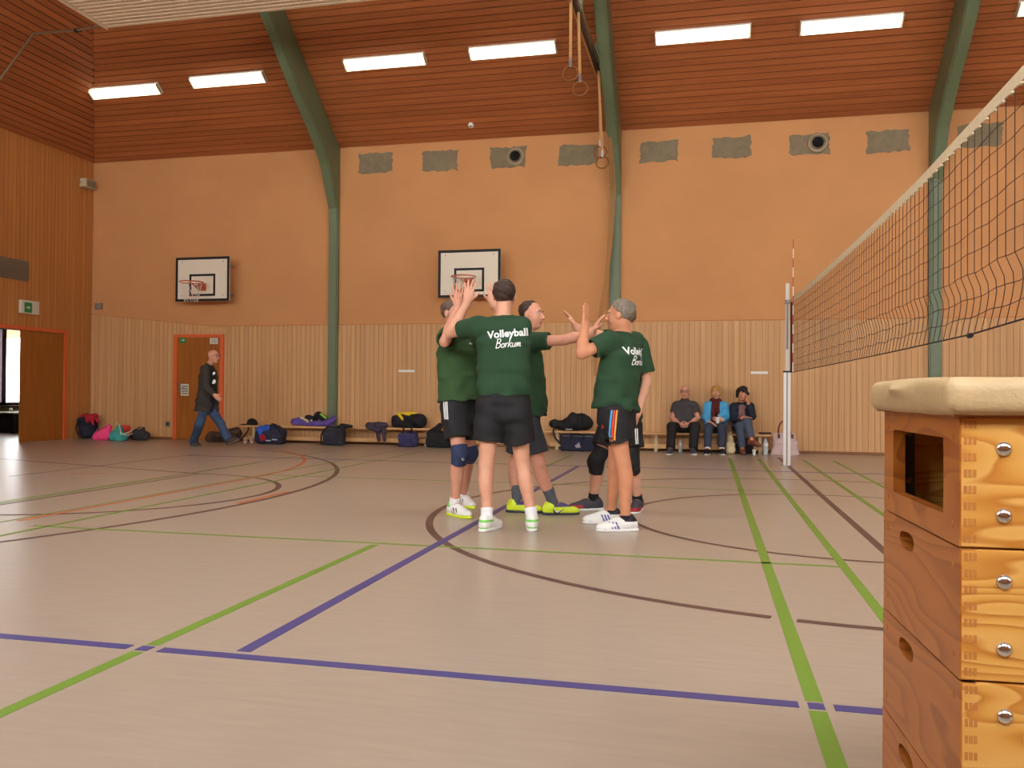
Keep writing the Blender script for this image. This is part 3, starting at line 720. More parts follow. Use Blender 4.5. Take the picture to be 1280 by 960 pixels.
for k in range(5):
    z1 = 1.0 - .2 * k - .0015; z0 = .8 - .2 * k + .0015
    g = .003 * k                                   # each tier a little wider than the one above
    y0, y1 = BY0 - g, BY1 + g
    rect = (y0, y1, z0, z1)
    if k == 0:
        c = ((y0 + y1) / 2 + .004, .903); hw, hh = .15, .061; hole = stadium(c, hw, hh, rect, False)
    else:
        p = PX_(1144, 692, BX0); c = (p.y + g * .5, z1 - .036); hole = stadium(c, .046, .0165, rect)
    mb = MB(); vs, fs = ring_plate(rect, hole, c, lambda u, v_, w: (BX0 + w, u, v_), TH); mb.add(vs, fs)
    tier = mb.build('tier', M_piny, vb)
    tier['label'] = 'pine end board with a wide carrying window' if k == 0 else 'pine end board with an oval hand hole'
    vs, fs = ring_plate(rect, hole, c, lambda u, v_, w: (BX1 - w, u, v_), TH); MB().add(vs, fs).build('end_board', M_piny, tier)
    MB().box((BX0 + .001, y0 - .0006, z0), (BX1 - .001, y0 + TH, z1)).build('side_board', M_pine, tier, bevel=.0015)
    MB().box((BX0 + TH, y1 - TH, z0), (BX1 - TH, y1 - .0006, z1)).build('side_board', M_pine, tier)
    for j in range(8):
        zz = z0 + .0125 + j * .0248
        for s3 in range(3):
            MB().box((BX0 + .006 + s3 * .0065, y0 - .0012, zz - .006), (BX0 + .0105 + s3 * .0065, y0 + .004, zz + .006)).build('finger_joint', M_endg, tier)
    for zz in (z1 - .047, z1 - .148):
        for xx in (BX0 + .062, BX1 - .062):
            MB().lathe((xx, y0 - .0005, zz), (0, -1, 0), [(0, .0115), (.0015, .0115), (.004, .0095), (.0062, .0065), (.0072, .003), (.0074, 0.0005)], 18).build('bolt', M_chrome, tier, smooth=True)
    for yy in (y0 + .03, y1 - .03):
        for zz in (z0 + .03, z1 - .03):
            MB().lathe((BX0 + .001, yy, zz), (-1, 0, 0), [(0, .0055), (.0022, .0055)], 10).build('dowel', M_endg, tier)
    if k == 0:
        MB().box((BX0 + .026, y1 - TH - .006, z0 - .03), (BX0 + .05, y1 - TH, z1 - .012)).build('bracket', mat('blue grey steel', (88, 102, 112), .45, metal=.5), tier)
        for zz in (.955, .862): MB().lathe((BX0 + .038, y1 - TH - .006, zz), (0, -1, 0), [(0, .008), (.005, .006)], 10).build('bracket_bolt', M_steel, tier)
        MB().box((BX0 + TH, y0 + TH, z1 - .012), (BX1 - TH, y1 - TH, z1 - .002)).build('top_deck', M_pine, tier)
S = Sdf().add(bx(((BX0 + BX1) / 2, (BY0 + BY1) / 2, 1.030), ((BX1 - BX0) / 2 + .026, (BY1 - BY0) / 2 + .026, .030), None, .020), .01)
S.add(el(((BX0 + BX1) / 2, (BY0 + BY1) / 2, 1.040), (.80, .21, .024)), .02)
pad = sdf_obj('pad', S, .007, mat('cream leather', (190, 164, 120), .5, .08, 14, bump=.15, bscale=120), vb, wobble(3, .0005, 20)); pad['label'] = 'cream leather pad worn brown along its lower edge'
mb = MB(); e_ = .0005
mb.box((BX0 - .012, BY0 - .012, .9992), (BX1 + .012, BY1 + .012, 1.004)); mb.build('piping', mat('worn leather edge', (150, 92, 48), .7), pad)

# ================================================================ VOLLEYBALL NET
NX = 1.13; NY0, NY1 = 2.45, 12.4
M_cord = mat('dark red net cord', (44, 20, 20), .8); M_tape = mat('cream net tape', (214, 196, 160), .8, .08, 30)
def ntop(y):
    P = [(2.0, 2.262), (3.4, 2.252), (5.0, 2.226), (6.2, 2.234), (8.0, 2.262), (10.8, 2.325), (12.4, 2.385)]
    for (a, b), (c, d) in zip(P[:-1], P[1:]):
        if a <= y <= c: return b + (d - b) * (y - a) / (c - a)
    return P[0][1] if y < 2 else P[-1][1]
def nbot(y):
    P = [(2.0, 1.325), (3.4, 1.318), (4.1, 1.304), (6, 1.308), (8.0, 1.318), (11.9, 1.341), (12.4, 1.35)]
    for (a, b), (c, d) in zip(P[:-1], P[1:]):
        if a <= y <= c: return b + (d - b) * (y - a) / (c - a)
    return P[0][1] if y < 2 else P[-1][1]
net = thing('volleyball_net', 'dark red volleyball net with cream top tape stretched across the court', 'net', (NX, 7.4, 0))
def npt(y, t):
    """t = 0 at the bottom cord, 1 under the tape; the slack foot of the mesh swings towards the near side"""
    zt, zb = ntop(y) - .045, nbot(y); sw = 0
    if t < .3: q = t / .3; sw = -.06 * math.sin(math.pi * q) * (1 - q * .35) + .02 * math.sin(2 * math.pi * q)
    return Vector((NX + .012 * math.sin(math.pi * min(t / .3, 1)), y + sw * (1 if y < 11.6 else max(0, (12.4 - y) / .8)), zb + (zt - zb) * t))
mb = MB(); k = 0
yv = NY0
while yv <= NY1 + .001:
    mb.tube([npt(yv, t) for t in (0, .04, .08, .12, .17, .22, .3, .5, .75, 1)], .0017, 4, cap=False); yv += .0995
for r_ in range(1, 10):
    t = r_ / 10; t = t if r_ > 2 else t * .9
    mb.tube([npt(NY0 + (NY1 - NY0) * i / 70, t) + Vector((0, 0, .006 * math.sin(i * 1.9 + r_))) for i in range(71)], .0017, 4, cap=False)
o = mb.build('net_mesh', M_cord, net); o['kind'] = 'stuff'; o['label'] = 'knotted dark red square mesh'
ys = [NY0 + (NY1 - NY0) * i / 60 for i in range(61)]
mb = MB()
for a, b in zip(ys[:-1], ys[1:]):
    mb.add([(NX - .004, a, ntop(a) - .05), (NX - .004, b, ntop(b) - .05), (NX - .004, b, ntop(b)), (NX - .004, a, ntop(a)), (NX + .004, a, ntop(a) - .05), (NX + .004, b, ntop(b) - .05), (NX + .004, b, ntop(b)), (NX + .004, a, ntop(a))],
           [(0, 1, 2, 3), (5, 4, 7, 6), (0, 4, 5, 1), (3, 2, 6, 7)])
mb.build('top_tape', M_tape, net)
mb = MB(); yy = NY0 + .02
while yy < NY1:
    mb.box((NX - .006, yy, ntop(yy) - .058), (NX + .006, yy + .03, ntop(yy) - .048)); yy += .0995
o = mb.build('tape_loops', M_tape, net); o['kind'] = 'stuff'
MB().tube([npt(a, 0) for a in ys], .0035, 6).build('bottom_cord', M_cord, net)
for yy in (NY1 - .02, NY1 - .16):
    MB().box((NX - .005, yy, nbot(yy) - .005), (NX + .005, yy + .035, ntop(yy) - .02)).build('side_band', mat('black webbing', (38, 22, 26), .8), net)
c = npt(4.1, 0); MB().lathe(c + Vector((0, -.03, -.004)), (0, 1, 0), [(0, .006), (.02, .012), (.05, .012), (.06, .006)], 8).build('cord_clip', M_black, net)
MB().tube([(NX, NY1, ntop(NY1) - .03), (NX, 12.92, 2.39)], .004, 6).build('tension_cord', M_tape, net)
MB().tube([(NX, NY1, nbot(NY1)), (NX, 12.92, 1.372)], .003, 6).build('tension_cord', M_cord, net)
ant = thing('net_antenna', 'thin red and white antenna rod standing up from the net edge', 'antenna', (NX - .012, 11.93, 1.34))
zt = PX_(995, 296, NX).z; nseg = 14
for i in range(nseg):
    z0, z1 = 1.345 + (zt - 1.345) * i / nseg, 1.345 + (zt - 1.345) * (i + 1) / nseg
    MB().tube([(NX - .016, 11.93, z0), (NX - .016, 11.93, z1)], .006, 8).build('rod_segment', mat('antenna red', (176, 60, 50), .5) if i % 2 else mat('antenna white', (226, 214, 200), .5), ant)
M_alu = mat('white aluminium', (214, 208, 198), .4, spec=.5)
def net_post(Y, label):
    p = thing('net_post', label, 'post', (NX, Y, 0))
    s = 1 if Y > 6 else -1
    MB().box((NX - .05, Y - .03, 0), (NX - .008, Y + .03, 1.37)).build('post_profile', M_alu, p, bevel=.004)
    MB().box((NX + .008, Y - .03, 0), (NX + .05, Y + .03, 1.37)).build('post_profile', M_alu, p, bevel=.004)
    MB().box((NX - .01, Y - .02, 0), (NX + .01, Y + .02, 1.37)).build('groove', mat('post groove', (120, 112, 104), .5), p)
    MB().box((NX - .055, Y - .035, 1.36), (NX + .055, Y + .035, 1.385)).build('collar', M_black, p, bevel=.004)
    MB().box((NX - .028, Y - .02, 1.38), (NX + .028, Y + .02, 2.665)).build('inner_tube', mat('post inner tube', (188, 178, 164), .4), p, bevel=.004)
    MB().box((NX - .032, Y - .035 * s - .02, 2.36), (NX + .032, Y - .035 * s + .02, 2.42)).build('pulley', M_grey, p, bevel=.004)
    MB().box((NX - .012, Y - .03 * s - .006, 1.7), (NX + .012, Y - .03 * s + .006, 2.36)).build('ratchet_rail', M_grey, p)
    MB().lathe((NX, Y, 0), (0, 0, 1), [(0, .09), (.006, .09), (.008, .07)], 20).build('floor_cover', M_steel, p)
net_post(12.964, 'white aluminium net post standing in front of the spectators\' handbag')
net_post(2.02, 'white aluminium net post standing just behind the vaulting box')
o = MB().tube([(NX, NY0, 2.21), (NX, 2.06, 2.385)], .004, 6); o.build('tension_cord', M_tape, net)
MB().tube([(NX, NY0, nbot(NY0)), (NX, 2.06, 1.4)], .003, 6).build('tension_cord', M_cord, net)

# ================================================================ BASKETBALL HOOPS
M_bb = mat('backboard cream', (226, 214, 190), .5); M_rim = mat('rim orange', (206, 92, 44), .45); M_string = mat('white string', (216, 206, 190), .8)
def hoop(pl, pr_, label):
    Y = 15.305; a, b = PY(*pl, Y), PY(*pr_, Y); cx = (a.x + b.x) / 2; z1 = (a.z + b.z) / 2; z0 = z1 - .90; x0, x1 = cx - .61, cx + .61
    t = thing('basketball_hoop', label, 'basketball hoop', (cx, WY, z0), 'basketball hoops on the back wall')
    MB().box((x0, Y, z0), (x1, Y + .03, z1)).build('backboard', M_bb, t, bevel=.004)
    def frame(u0, u1, v0, v1, w, nm):
        MB().box((u0, Y - .004, v0), (u1, Y, v0 + w)).box((u0, Y - .004, v1 - w), (u1, Y, v1)).box((u0, Y - .004, v0 + w), (u0 + w, Y, v1 - w)).box((u1 - w, Y - .004, v0 + w), (u1, Y, v1 - w)).build(nm, M_black, t)
    frame(x0, x1, z0, z1, .05, 'border'); frame(cx - .295, cx + .295, z0 + .105, z0 + .555, .045, 'target_square')
    for u in (-.47, .47):
        for w in (.12, .8): MB().lathe((cx + u, Y - .001, z0 + w), (0, -1, 0), [(0, .016), (.005, .016), (.008, .01)], 10).build('bolt', M_steel, t)
    for u in (-.45, .45):
        for w in (.15, .75): MB().tube([(cx + u, Y + .03, z0 + w), (cx + u, WY + .02, z0 + w)], .02, 8).build('wall_strut', M_grey, t)
    zr_ = z0 + .34; ry = Y - .15 - .225
    mb = MB().tube([(cx + .225 * math.cos(q * math.pi / 18), ry + .225 * math.sin(q * math.pi / 18), zr_) for q in range(36)], .011, 8, close=True)
    rim = mb.build('rim', M_rim, t, smooth=True)
    MB().box((cx - .09, Y - .012, zr_ - .13), (cx + .09, Y - .004, zr_ + .02)).obox((cx, Y - .09, zr_ - .045), (.085, 0, 0), (0, .085, 0), (0, .008, .008)).tube([(cx - .07, Y - .012, zr_ - .11), (cx - .1, ry + .17, zr_)], .01).tube([(cx + .07, Y - .012, zr_ - .11), (cx + .1, ry + .17, zr_)], .01).build('rim_bracket', M_rim, t)
    mb = MB()
    for q in range(12):
        for sg in (-1, 1):
            P = []
            for s_ in range(9):
                f_ = s_ / 8; an = 2 * math.pi * (q + sg * f_ * 2) / 12; rr = .22 - .095 * f_ ** .7; P.append((cx + rr * math.cos(an), ry + rr * math.sin(an), zr_ - .01 - .38 * f_))
            mb.tube(P, .003, 4, cap=False)
    o = mb.build('hoop_net', M_string, rim)
hoop((220, 322), (287, 320.5), 'basketball hoop over the panelling beside the brown back door')
hoop((548, 313), (626, 311), 'basketball hoop between two green arches behind the players')

# ================================================================ RINGS AND ROPES ON THE MIDDLE ARCH
M_beige = mat('beige strap', (176, 128, 76), .8); M_ringw = wood('ring wood', (120, 70, 30), (140, 84, 40), 'Z', 20)
RX, RZ, RE = -1.865, 6.55, 14.45
rl = thing('ring_rail', 'steel ceiling rail for gymnastic rings running beside the middle green arch', 'rail', (RX, 12, RZ))
MB().box((RX - .035, 9.0, RZ - .04), (RX + .035, RE, RZ + .04)).build('track', mat('dark steel', (70, 62, 60), .4, metal=.6), rl)
MB().tube([(RX + .045, 9.0, RZ + .08), (RX + .045, RE, RZ + .08)], .018, 8).build('tie_rod', M_steel, rl)
for yy, zz in ((10.2, 8.85), (12.2, 8.3), (14.2, 6.95)): MB().box((RX - .02, yy - .04, RZ + .04), (RX + .06, yy + .04, zz)).build('hanger', M_green, rl)
MB().box((RX - .05, RE, RZ - .07), (RX + .05, RE + .1, RZ + .07)).build('end_pulley', M_beige, rl, bevel=.01)
MB().tube([(RX - .03, 9, RZ - .06), (RX - .03, RE, RZ - .06)], .018, 6).build('guide_rope', M_beige, rl)
for lab, px, py, Y, ztop in (('wooden gymnastic ring on a strap, the upper of the pair hanging from mid rail', 713, 92, 11.6, RZ - .04), ('wooden gymnastic ring on a strap, the lower of the pair hanging from mid rail', 725, 111, 12.0, RZ - .04), ('wooden gymnastic ring, upper of the pair hanging at the wall beside the green arch', 750.5, 190, 14.38, RZ - .04), ('wooden gymnastic ring, lower of the pair hanging at the wall beside the green arch', 753, 203, 14.26, RZ - .04)):
    c = PY(px, py, Y); R_ = .108 if Y < 13 else .105
    t = thing('gymnastic_ring', lab, 'gym ring', c, 'gymnastic rings on the rail')
    MB().tube([(c.x + R_ * math.cos(q * math.pi / 14), c.y + .02 * math.sin(q * math.pi / 14), c.z + R_ * math.sin(q * math.pi / 14)) for q in range(28)], .014, 8, close=True).build('ring', M_ringw, t, smooth=True)
    xt = max(min(c.x, RX + .03), RX - .03)
    MB().obox(((c.x + xt) / 2, c.y, (c.z + R_ + ztop) / 2), (.02, 0, 0), (0, .004, 0), ((xt - c.x) / 2, 0, (ztop - c.z - R_) / 2)).build('strap', M_beige, t)
    MB().box((c.x - .02, c.y - .01, c.z + R_ - .014), (c.x + .02, c.y + .01, c.z + R_ + .1)).build('buckle', M_steel, t)
t = thing('pull_ropes', 'beige hoisting ropes hanging down beside the middle green arch', 'rope', PY(757, 92, 14.5))
for k in range(4):
    P = [PY(752 + k * 1.3, 94, 14.5), PY(757 + k * 1.6, 150, 14.9), PY(763 + k * 2.2, 232, 15.48), PY(762 + k * 2.0, 262, 15.5), PY(760 + k * 1.4, 310, 15.47), PY(756 + k * 1.2, 350, 15.42), PY(749 + k * 1.3, 392, 15.4), PY(744 + k * .8, 430, 15.45), PY(743 + k * .6, 470, 15.5)]
    MB().tube(P, .011, 6).build('rope', M_beige, t)
c = PY(767.5, 231, 15.55); MB().box((c.x - .09, 15.51, c.z - .02), (c.x + .09, 15.56, c.z + .02)).build('cleat', mat('cleat', (190, 170, 120), .5), t)

# ================================================================ BENCHES
M_bench = wood('bench pine', (204, 156, 100), (220, 172, 114), 'X', 14)
def bench(x0, x1, label):
    t = thing('gym_bench', label, 'bench', ((x0 + x1) / 2, 15.48, 0), 'gym benches along the wall')
    MB().box((x0, 15.36, .305), (x1, 15.62, .34)).build('seat_board', M_bench, t, bevel=.006)
    MB().box((x0 + .1, 15.455, .05), (x1 - .1, 15.525, .13)).build('beam', M_bench, t, bevel=.004)
    for xx in (x0 + .25, (x0 + x1) / 2, x1 - .25):
        lg = MB().box((xx - .025, 15.44, .0), (xx + .025, 15.54, .305)).build('leg', mat('bench leg', (206, 184, 140), .5), t)
        MB().box((xx - .03, 15.36, 0), (xx + .03, 15.62, .045)).build('foot', MATS['bench leg'], lg)
bench(-9.15, -4.98, 'long low pine gym bench under the left green arch, heaped with clothes and bags')
bench(-2.95, 1.15, 'long low pine gym bench on which the three spectators sit')

# ================================================================ BAGS AND CLOTHES
def cloth_mat(nm, col, var=.12): return mat(nm, col, .8, var, 12, bump=.3, bscale=50)
def rot(z, tilt=0, roll=0): return [tuple(r) for r in (Matrix.Rotation(roll, 3, 'Y') @ Matrix.Rotation(tilt, 3, 'X') @ Matrix.Rotation(-z, 3, 'Z'))]
def foot(x0, x1, y1, Y=None, z=0.0):
    c = PY((x0 + x1) / 2, y1, Y); return Vector((c.x, Y, z))
def lump(t, name, prims, m, seed=1, amp=.006, vox=.011, freq=22, label=None, floor=None):
    S = Sdf()
    for p_, k_ in prims: S.add(p_, k_)
    if floor is not None:
        S.sub((lambda X, Y, Z: Z - floor + 0 * X + 0 * Y, np.array([-50, -50, floor - 2.0]), np.array([50, 50, floor])), .004)
    o = sdf_obj(name, S, vox, m, t, wobble(seed, amp, freq))
    if label: o['label'] = label
    return o
def strap(t, name, pts, m, r=.010):
    P = [Vector(p) for p in pts]; Q = []
    for i in range(len(P) - 1):
        p0, p1, p2, p3 = P[max(i - 1, 0)], P[i], P[i + 1], P[min(i + 2, len(P) - 1)]
        for j in range(6):
            u = j / 6; Q.append(.5 * ((2 * p1) + (p2 - p0) * u + (2 * p0 - 5 * p1 + 4 * p2 - p3) * u * u + (3 * p1 - p0 - 3 * p2 + p3) * u ** 3))
    Q.append(P[-1]); return MB().tube(Q, r, 6).build(name, m, t, smooth=True)
V3 = Vector
# pile in the left corner
m_nav = cloth_mat('navy nylon', (34, 38, 56)); m_red = cloth_mat('red fleece', (170, 26, 44)); m_pink = cloth_mat('pink cotton', (240, 70, 126)); m_teal = cloth_mat('teal nylon', (64, 158, 150)); m_dk = cloth_mat('charcoal nylon', (52, 50, 54)); m_blk = cloth_mat('black nylon', (24, 24, 28)); m_cord = cloth_mat('pale cord', (206, 210, 180))
b = foot(98, 125, 548, 15.42); t = thing('backpack', 'navy backpack leaning in the hall corner beside the pink bag', 'backpack', b)
lump(t, 'body', [(bx(b + V3((-.02, .0, .24)), (.18, .12, .235), rot(.1, -.12, .18), .08), .02), (bx(b + V3((.02, -.1, .18)), (.12, .05, .13), rot(.1, -.12, .18), .04), .02)], m_nav, 1, floor=0.0)
strap(t, 'strap', [b + V3((-.1, -.13, .4)), b + V3((-.17, -.19, .25)), b + V3((-.12, -.16, .06))], m_blk, .014); strap(t, 'top_handle', [b + V3((-.1, .0, .47)), b + V3((-.08, -.02, .53)), b + V3((0, 0, .5))], m_blk)
t = thing('red_jacket', 'red jacket thrown over the navy backpack in the corner', 'jacket', b + V3((.05, 0, .4)))
lump(t, 'jacket_body', [(rc(b + V3((-.12, -.04, .47)), b + V3((.16, -.03, .47)), .05, .055), .04), (rc(b + V3((.14, -.1, .46)), b + V3((.2, -.13, .30)), .055, .03), .04), (rc(b + V3((.05, -.1, .47)), b + V3((.1, -.17, .36)), .05, .03), .04)], m_red, 4, .01)
lump(t, 'sleeve', [(rc(b + V3((.16, -.04, .47)), b + V3((.25, -.04, .34)), .04, .03), .02)], m_red, 5, .005)
b = foot(117, 139, 550, 15.02); t = thing('cloth_bag', 'bright pink cloth bag slumped between the navy backpack and teal bag', 'bag', b)
lump(t, 'body', [(rc(b + V3((-.1, 0, .07)), b + V3((.1, .02, .1)), .11, .1), .06), (rc(b + V3((.0, .03, .12)), b + V3((.11, .06, .27)), .12, .055), .06)], m_pink, 7, .008, floor=0)
strap(t, 'drawstring', [b + V3((.11, .02, .31)), b + V3((.02, -.1, .26)), b + V3((-.1, -.13, .12)), b + V3((-.17, -.1, .02))], mat('pink cord', (214, 120, 150), .8), .006)
b = foot(137, 160, 551, 14.95); t = thing('drawstring_bag', 'teal drawstring bag with pale cords beside the pink bag', 'bag', b)
lump(t, 'body', [(rc(b + V3((-.08, 0, .08)), b + V3((.08, 0, .08)), .12, .12), .06), (rc(b + V3((-.03, .02, .12)), b + V3((-.02, .04, .25)), .13, .06), .06)], m_teal, 9, .008, floor=0)
for q in (0, 1): strap(t, 'cord', [b + V3((.0, .0, .32)), b + V3((.1, -.08, .24 - q * .04)), b + V3((.15, -.13, .17 - q * .03)), b + V3((.28, -.1, .12 + q * .05)), b + V3((.33, -.02, .16 + q * .06))], m_cord, .009)
strap(t, 'tie', [b + V3((-.06, -.02, .3)), b + V3((-.02, -.04, .35)), b + V3((.03, 0, .31))], m_cord, .008)
b = foot(148, 163, 540, 15.3); t = thing('red_bundle', 'small red bundle of cloth between the teal bag and the charcoal bag', 'clothes', (b.x, 15.3, 0))
lump(t, 'cloth', [(el((b.x, 15.3, .10), (.14, .1, .12)), .03), (el((b.x + .03, 15.28, .23), (.11, .09, .085)), .05), (el((b.x - .06, 15.3, .26), (.06, .06, .05)), .04)], cloth_mat('coral cloth', (226, 66, 62)), 11, .01, floor=0)
lump(t, 'fold', [(rc((b.x - .07, 15.21, .2), (b.x + .1, 15.21, .16), .03, .025), .03)], cloth_mat('dark red cloth', (160, 34, 44)), 12, .006)
b = foot(159, 182, 549.5, 15.28); t = thing('cloth_bag', 'charcoal bag lying against the wall at the end of the corner pile', 'bag', b + V3((.06, 0, 0)))
lump(t, 'body', [(rc(b + V3((-.02, 0, .09)), b + V3((.2, 0, .09)), .11, .1), .05), (rc(b + V3((.1, .02, .12)), b + V3((.14, .03, .24)), .1, .045), .05)], m_dk, 14, .009, floor=0)
strap(t, 'strap', [b + V3((.12, -.02, .27)), b + V3((.0, -.12, .18)), b + V3((-.03, -.13, .03))], m_blk, .011)
# by the back door
b = foot(256, 302, 553, 15.2); t = thing('duffel_bag', 'brown camouflage duffel bag on the floor in front of the back door', 'bag', b)
lump(t, 'body', [(rc(b + V3((-.27, 0, .1)), b + V3((.22, .03, .1)), .11, .11), .04), (rc(b + V3((.12, .04, .17)), b + V3((.26, .06, .21)), .1, .09), .05)], mat('camouflage', (70, 52, 36), .8, .45, 18, bump=.2), 16, .012, floor=0)
strap(t, 'strap', [b + V3((-.22, -.08, .16)), b + V3((-.1, -.15, .1)), b + V3((.08, -.14, .1)), b + V3((.2, -.08, .2))], m_blk, .014)
strap(t, 'shoulder_strap', [b + V3((.3, .02, .2)), b + V3((.38, -.05, .06)), b + V3((.46, .1, .2)), b + V3((.5, .1, .3))], m_blk, .012)
b = foot(307, 321, 531, 15.48, .34); t = thing('cap', 'black peaked cap lying on the end of the left bench', 'cap', b)
lump(t, 'crown', [(el(b + V3((.02, 0, .02)), (.115, .1, .115)), .01)], m_blk, 18, .004, .008, floor=.341)
lump(t, 'peak', [(el(b + V3((-.12, -.05, .012)), (.1, .075, .012)), .01)], m_blk, 18, .001, .006)
b = foot(303, 322, 556, 15.1); t = thing('training_shoes', 'pair of pale pink shoes on the floor under the cap', 'shoes', b)
for q in (-1, 1): lump(t, 'shoe', [(rc(b + V3((q * .07 - .04, .02, .045)), b + V3((q * .07 + .03, -.12, .03)), .045, .035), .03), (rc(b + V3((q * .07 - .04, .03, .05)), b + V3((q * .07 - .05, .04, .09)), .04, .032), .03)], cloth_mat('pale pink leather', (206, 170, 152)), 20 + q, .003, .008, floor=0)
b = foot(320, 357, 556, 15.02); t = thing('sports_bag', 'navy plaid sports bag with blue towel and red patch beside the left bench', 'bag', b)
lump(t, 'body', [(bx(b + V3((0, 0, .15)), (.28, .15, .15), rot(.05), .07), .02), (rc(b + V3((-.1, 0, .28)), b + V3((.15, 0, .27)), .1, .09), .05)], mat('plaid nylon', (40, 40, 58), .8, .5, 26, bump=.2), 22, .008, floor=0)
lump(t, 'blue_towel', [(rc(b + V3((-.16, -.09, .29)), b + V3((.02, -.1, .32)), .07, .055), .05), (rc(b + V3((-.18, -.13, .3)), b + V3((-.15, -.14, .2)), .05, .035), .04)], cloth_mat('blue towel', (44, 84, 172)), 23, .007)
lump(t, 'red_patch', [(bx(b + V3((-.09, -.155, .13)), (.055, .012, .06), rot(.0, 0, .4), .008), .01)], m_red, 24, .002, .007)
for q in (0, 1): lump(t, 'pale_stripe', [(bx(b + V3((.03 + q * .13, -.155, .075 + q * .02)), (.055, .008, .012), rot(.0), .006), .01)], cloth_mat('pale stripe', (170, 176, 186)), 25, .001, .006)
strap(t, 'handle', [b + V3((.05, -.12, .28)), b + V3((.1, -.17, .39)), b + V3((.2, -.15, .37)), b + V3((.24, -.13, .24))], m_blk, .014)
# heap on the bench under the arch
b = foot(360, 423, 534, 15.48, .34); t = thing('purple_jacket', 'violet padded jacket spread on the bench at the left green arch', 'jacket', b)
m_vio = cloth_mat('violet nylon', (98, 76, 150))
lump(t, 'jacket_body', [(rc(b + V3((-.38, 0, .06)), b + V3((.36, 0, .05)), .065, .06), .04), (rc(b + V3((-.42, 0, .08)), b + V3((-.3, -.02, .13)), .06, .05), .04), (rc(b + V3((.3, 0, .06)), b + V3((.44, 0, .16)), .06, .06), .05)], m_vio, 27, .012, floor=.341)
lump(t, 'sleeve', [(rc(b + V3((.3, -.08, .06)), b + V3((.46, -.06, .13)), .05, .04), .03)], m_vio, 28, .006, floor=.341)
t = thing('sweatshirt', 'black and lime sweatshirt heaped on the violet jacket', 'clothes', b + V3((.1, 0, .12)))
lump(t, 'cloth', [(rc(b + V3((.02, 0, .14)), b + V3((.14, 0, .25)), .06, .045), .04), (rc(b + V3((.1, 0, .22)), b + V3((.24, 0, .16)), .05, .05), .04), (rc(b + V3((-.14, 0, .17)), b + V3((-.04, 0, .15)), .05, .05), .04)], m_blk, 30, .01)
lump(t, 'lime_lining', [(rc(b + V3((.17, -.02, .24)), b + V3((.28, -.03, .17)), .03, .028), .03)], cloth_mat('lime cloth', (138, 196, 60)), 31, .006)
lump(t, 'cream_cloth', [(rc(b + V3((-.24, -.03, .17)), b + V3((-.1, -.05, .1)), .028, .03), .03), (rc(b + V3((-.02, -.03, .12)), b + V3((.08, -.03, .2)), .025, .02), .03)], cloth_mat('cream cloth', (206, 188, 152)), 32, .005)
b = foot(399, 436, 558, 15.1); t = thing('backpack', 'dark grey backpack standing on the floor at the foot of the left green arch', 'backpack', b)
lump(t, 'body', [(bx(b + V3((0, .04, .17)), (.2, .12, .19), rot(0, -.18), .08), .02), (bx(b + V3((-.04, -.09, .13)), (.15, .05, .12), rot(0, -.18), .04), .03), (rc(b + V3((-.23, -.06, .03)), b + V3((.2, -.1, .03)), .035, .035), .04)], cloth_mat('dark slate nylon', (44, 44, 54)), 34, .008, floor=0)
lump(t, 'flap', [(rc(b + V3((.1, .1, .37)), b + V3((.3, .12, .36)), .05, .03), .03), (rc(b + V3((.1, .0, .34)), b + V3((.22, -.04, .27)), .05, .03), .03)], m_blk, 35, .006)
strap(t, 'strap', [b + V3((-.1, -.06, .36)), b + V3((-.19, -.15, .22)), b + V3((-.2, -.13, .05))], m_blk, .014)
b = foot(457, 486, 534, 15.36, .34); t = thing('jacket', 'dark plum jacket hanging over the edge of the left bench', 'jacket', b)
m_plum = cloth_mat('plum cloth', (62, 50, 68))
lump(t, 'jacket_body', [(rc(b + V3((-.14, .1, .05)), b + V3((.12, .1, .05)), .05, .05), .04), (rc(b + V3((-.14, -.05, .03)), b + V3((.06, -.06, -.06)), .075, .05), .05)], m_plum, 37, .009)
for q in (0, 1): lump(t, 'sleeve', [(rc(b + V3((.02 + q * .13, -.05, .0)), b + V3((.06 + q * .12, -.06, -.24)), .05, .032), .03)], m_plum, 38 + q, .006)
b = foot(487, 533, 536, 15.47, .34); t = thing('duffel_bag', 'black duffel bag on the left bench, topped with a yellow cloth', 'bag', b)
lump(t, 'body', [(rc(b + V3((-.22, 0, .13)), b + V3((.24, 0, .14)), .115, .135), .05), (bx(b + V3((-.02, 0, .12)), (.3, .1, .12), None, .06), .03)], m_blk, 41, .01, floor=.341)
strap(t, 'strap', [b + V3((-.05, -.1, .2)), b + V3((-.02, -.16, .05)), b + V3((-.04, -.16, -.12)), b + V3((.1, -.17, -.15)), b + V3((.13, -.13, .1))], m_blk, .016)
t = thing('yellow_cloth', 'bright yellow cloth lying over the black duffel bag on the bench', 'cloth', b + V3((-.05, 0, .25)))
lump(t, 'cloth', [(rc(b + V3((-.2, -.03, .275)), b + V3((.16, .0, .295)), .022, .02), .03), (rc(b + V3((-.16, -.06, .26)), b + V3((-.07, -.12, .17)), .03, .018), .04), (rc(b + V3((-.05, -.05, .275)), b + V3((.06, -.08, .255)), .025, .018), .03)], cloth_mat('yellow cloth', (232, 200, 32)), 43, .006, .008)
b = foot(497, 524, 559, 15.18); t = thing('sports_bag', 'navy blue sports bag on the floor under the black duffel bag', 'bag', b)
lump(t, 'body', [(bx(b + V3((0, 0, .13)), (.18, .12, .14), rot(.1, .0, .08), .05), .02), (bx(b + V3((-.02, -.1, .08)), (.12, .04, .07), None, .02), .02)], cloth_mat('navy canvas', (48, 46, 84)), 45, .008, floor=0)
strap(t, 'handle', [b + V3((-.1, -.06, .25)), b + V3((-.06, -.12, .3)), b + V3((.05, -.12, .3)), b + V3((.1, -.06, .25))], m_blk, .012)
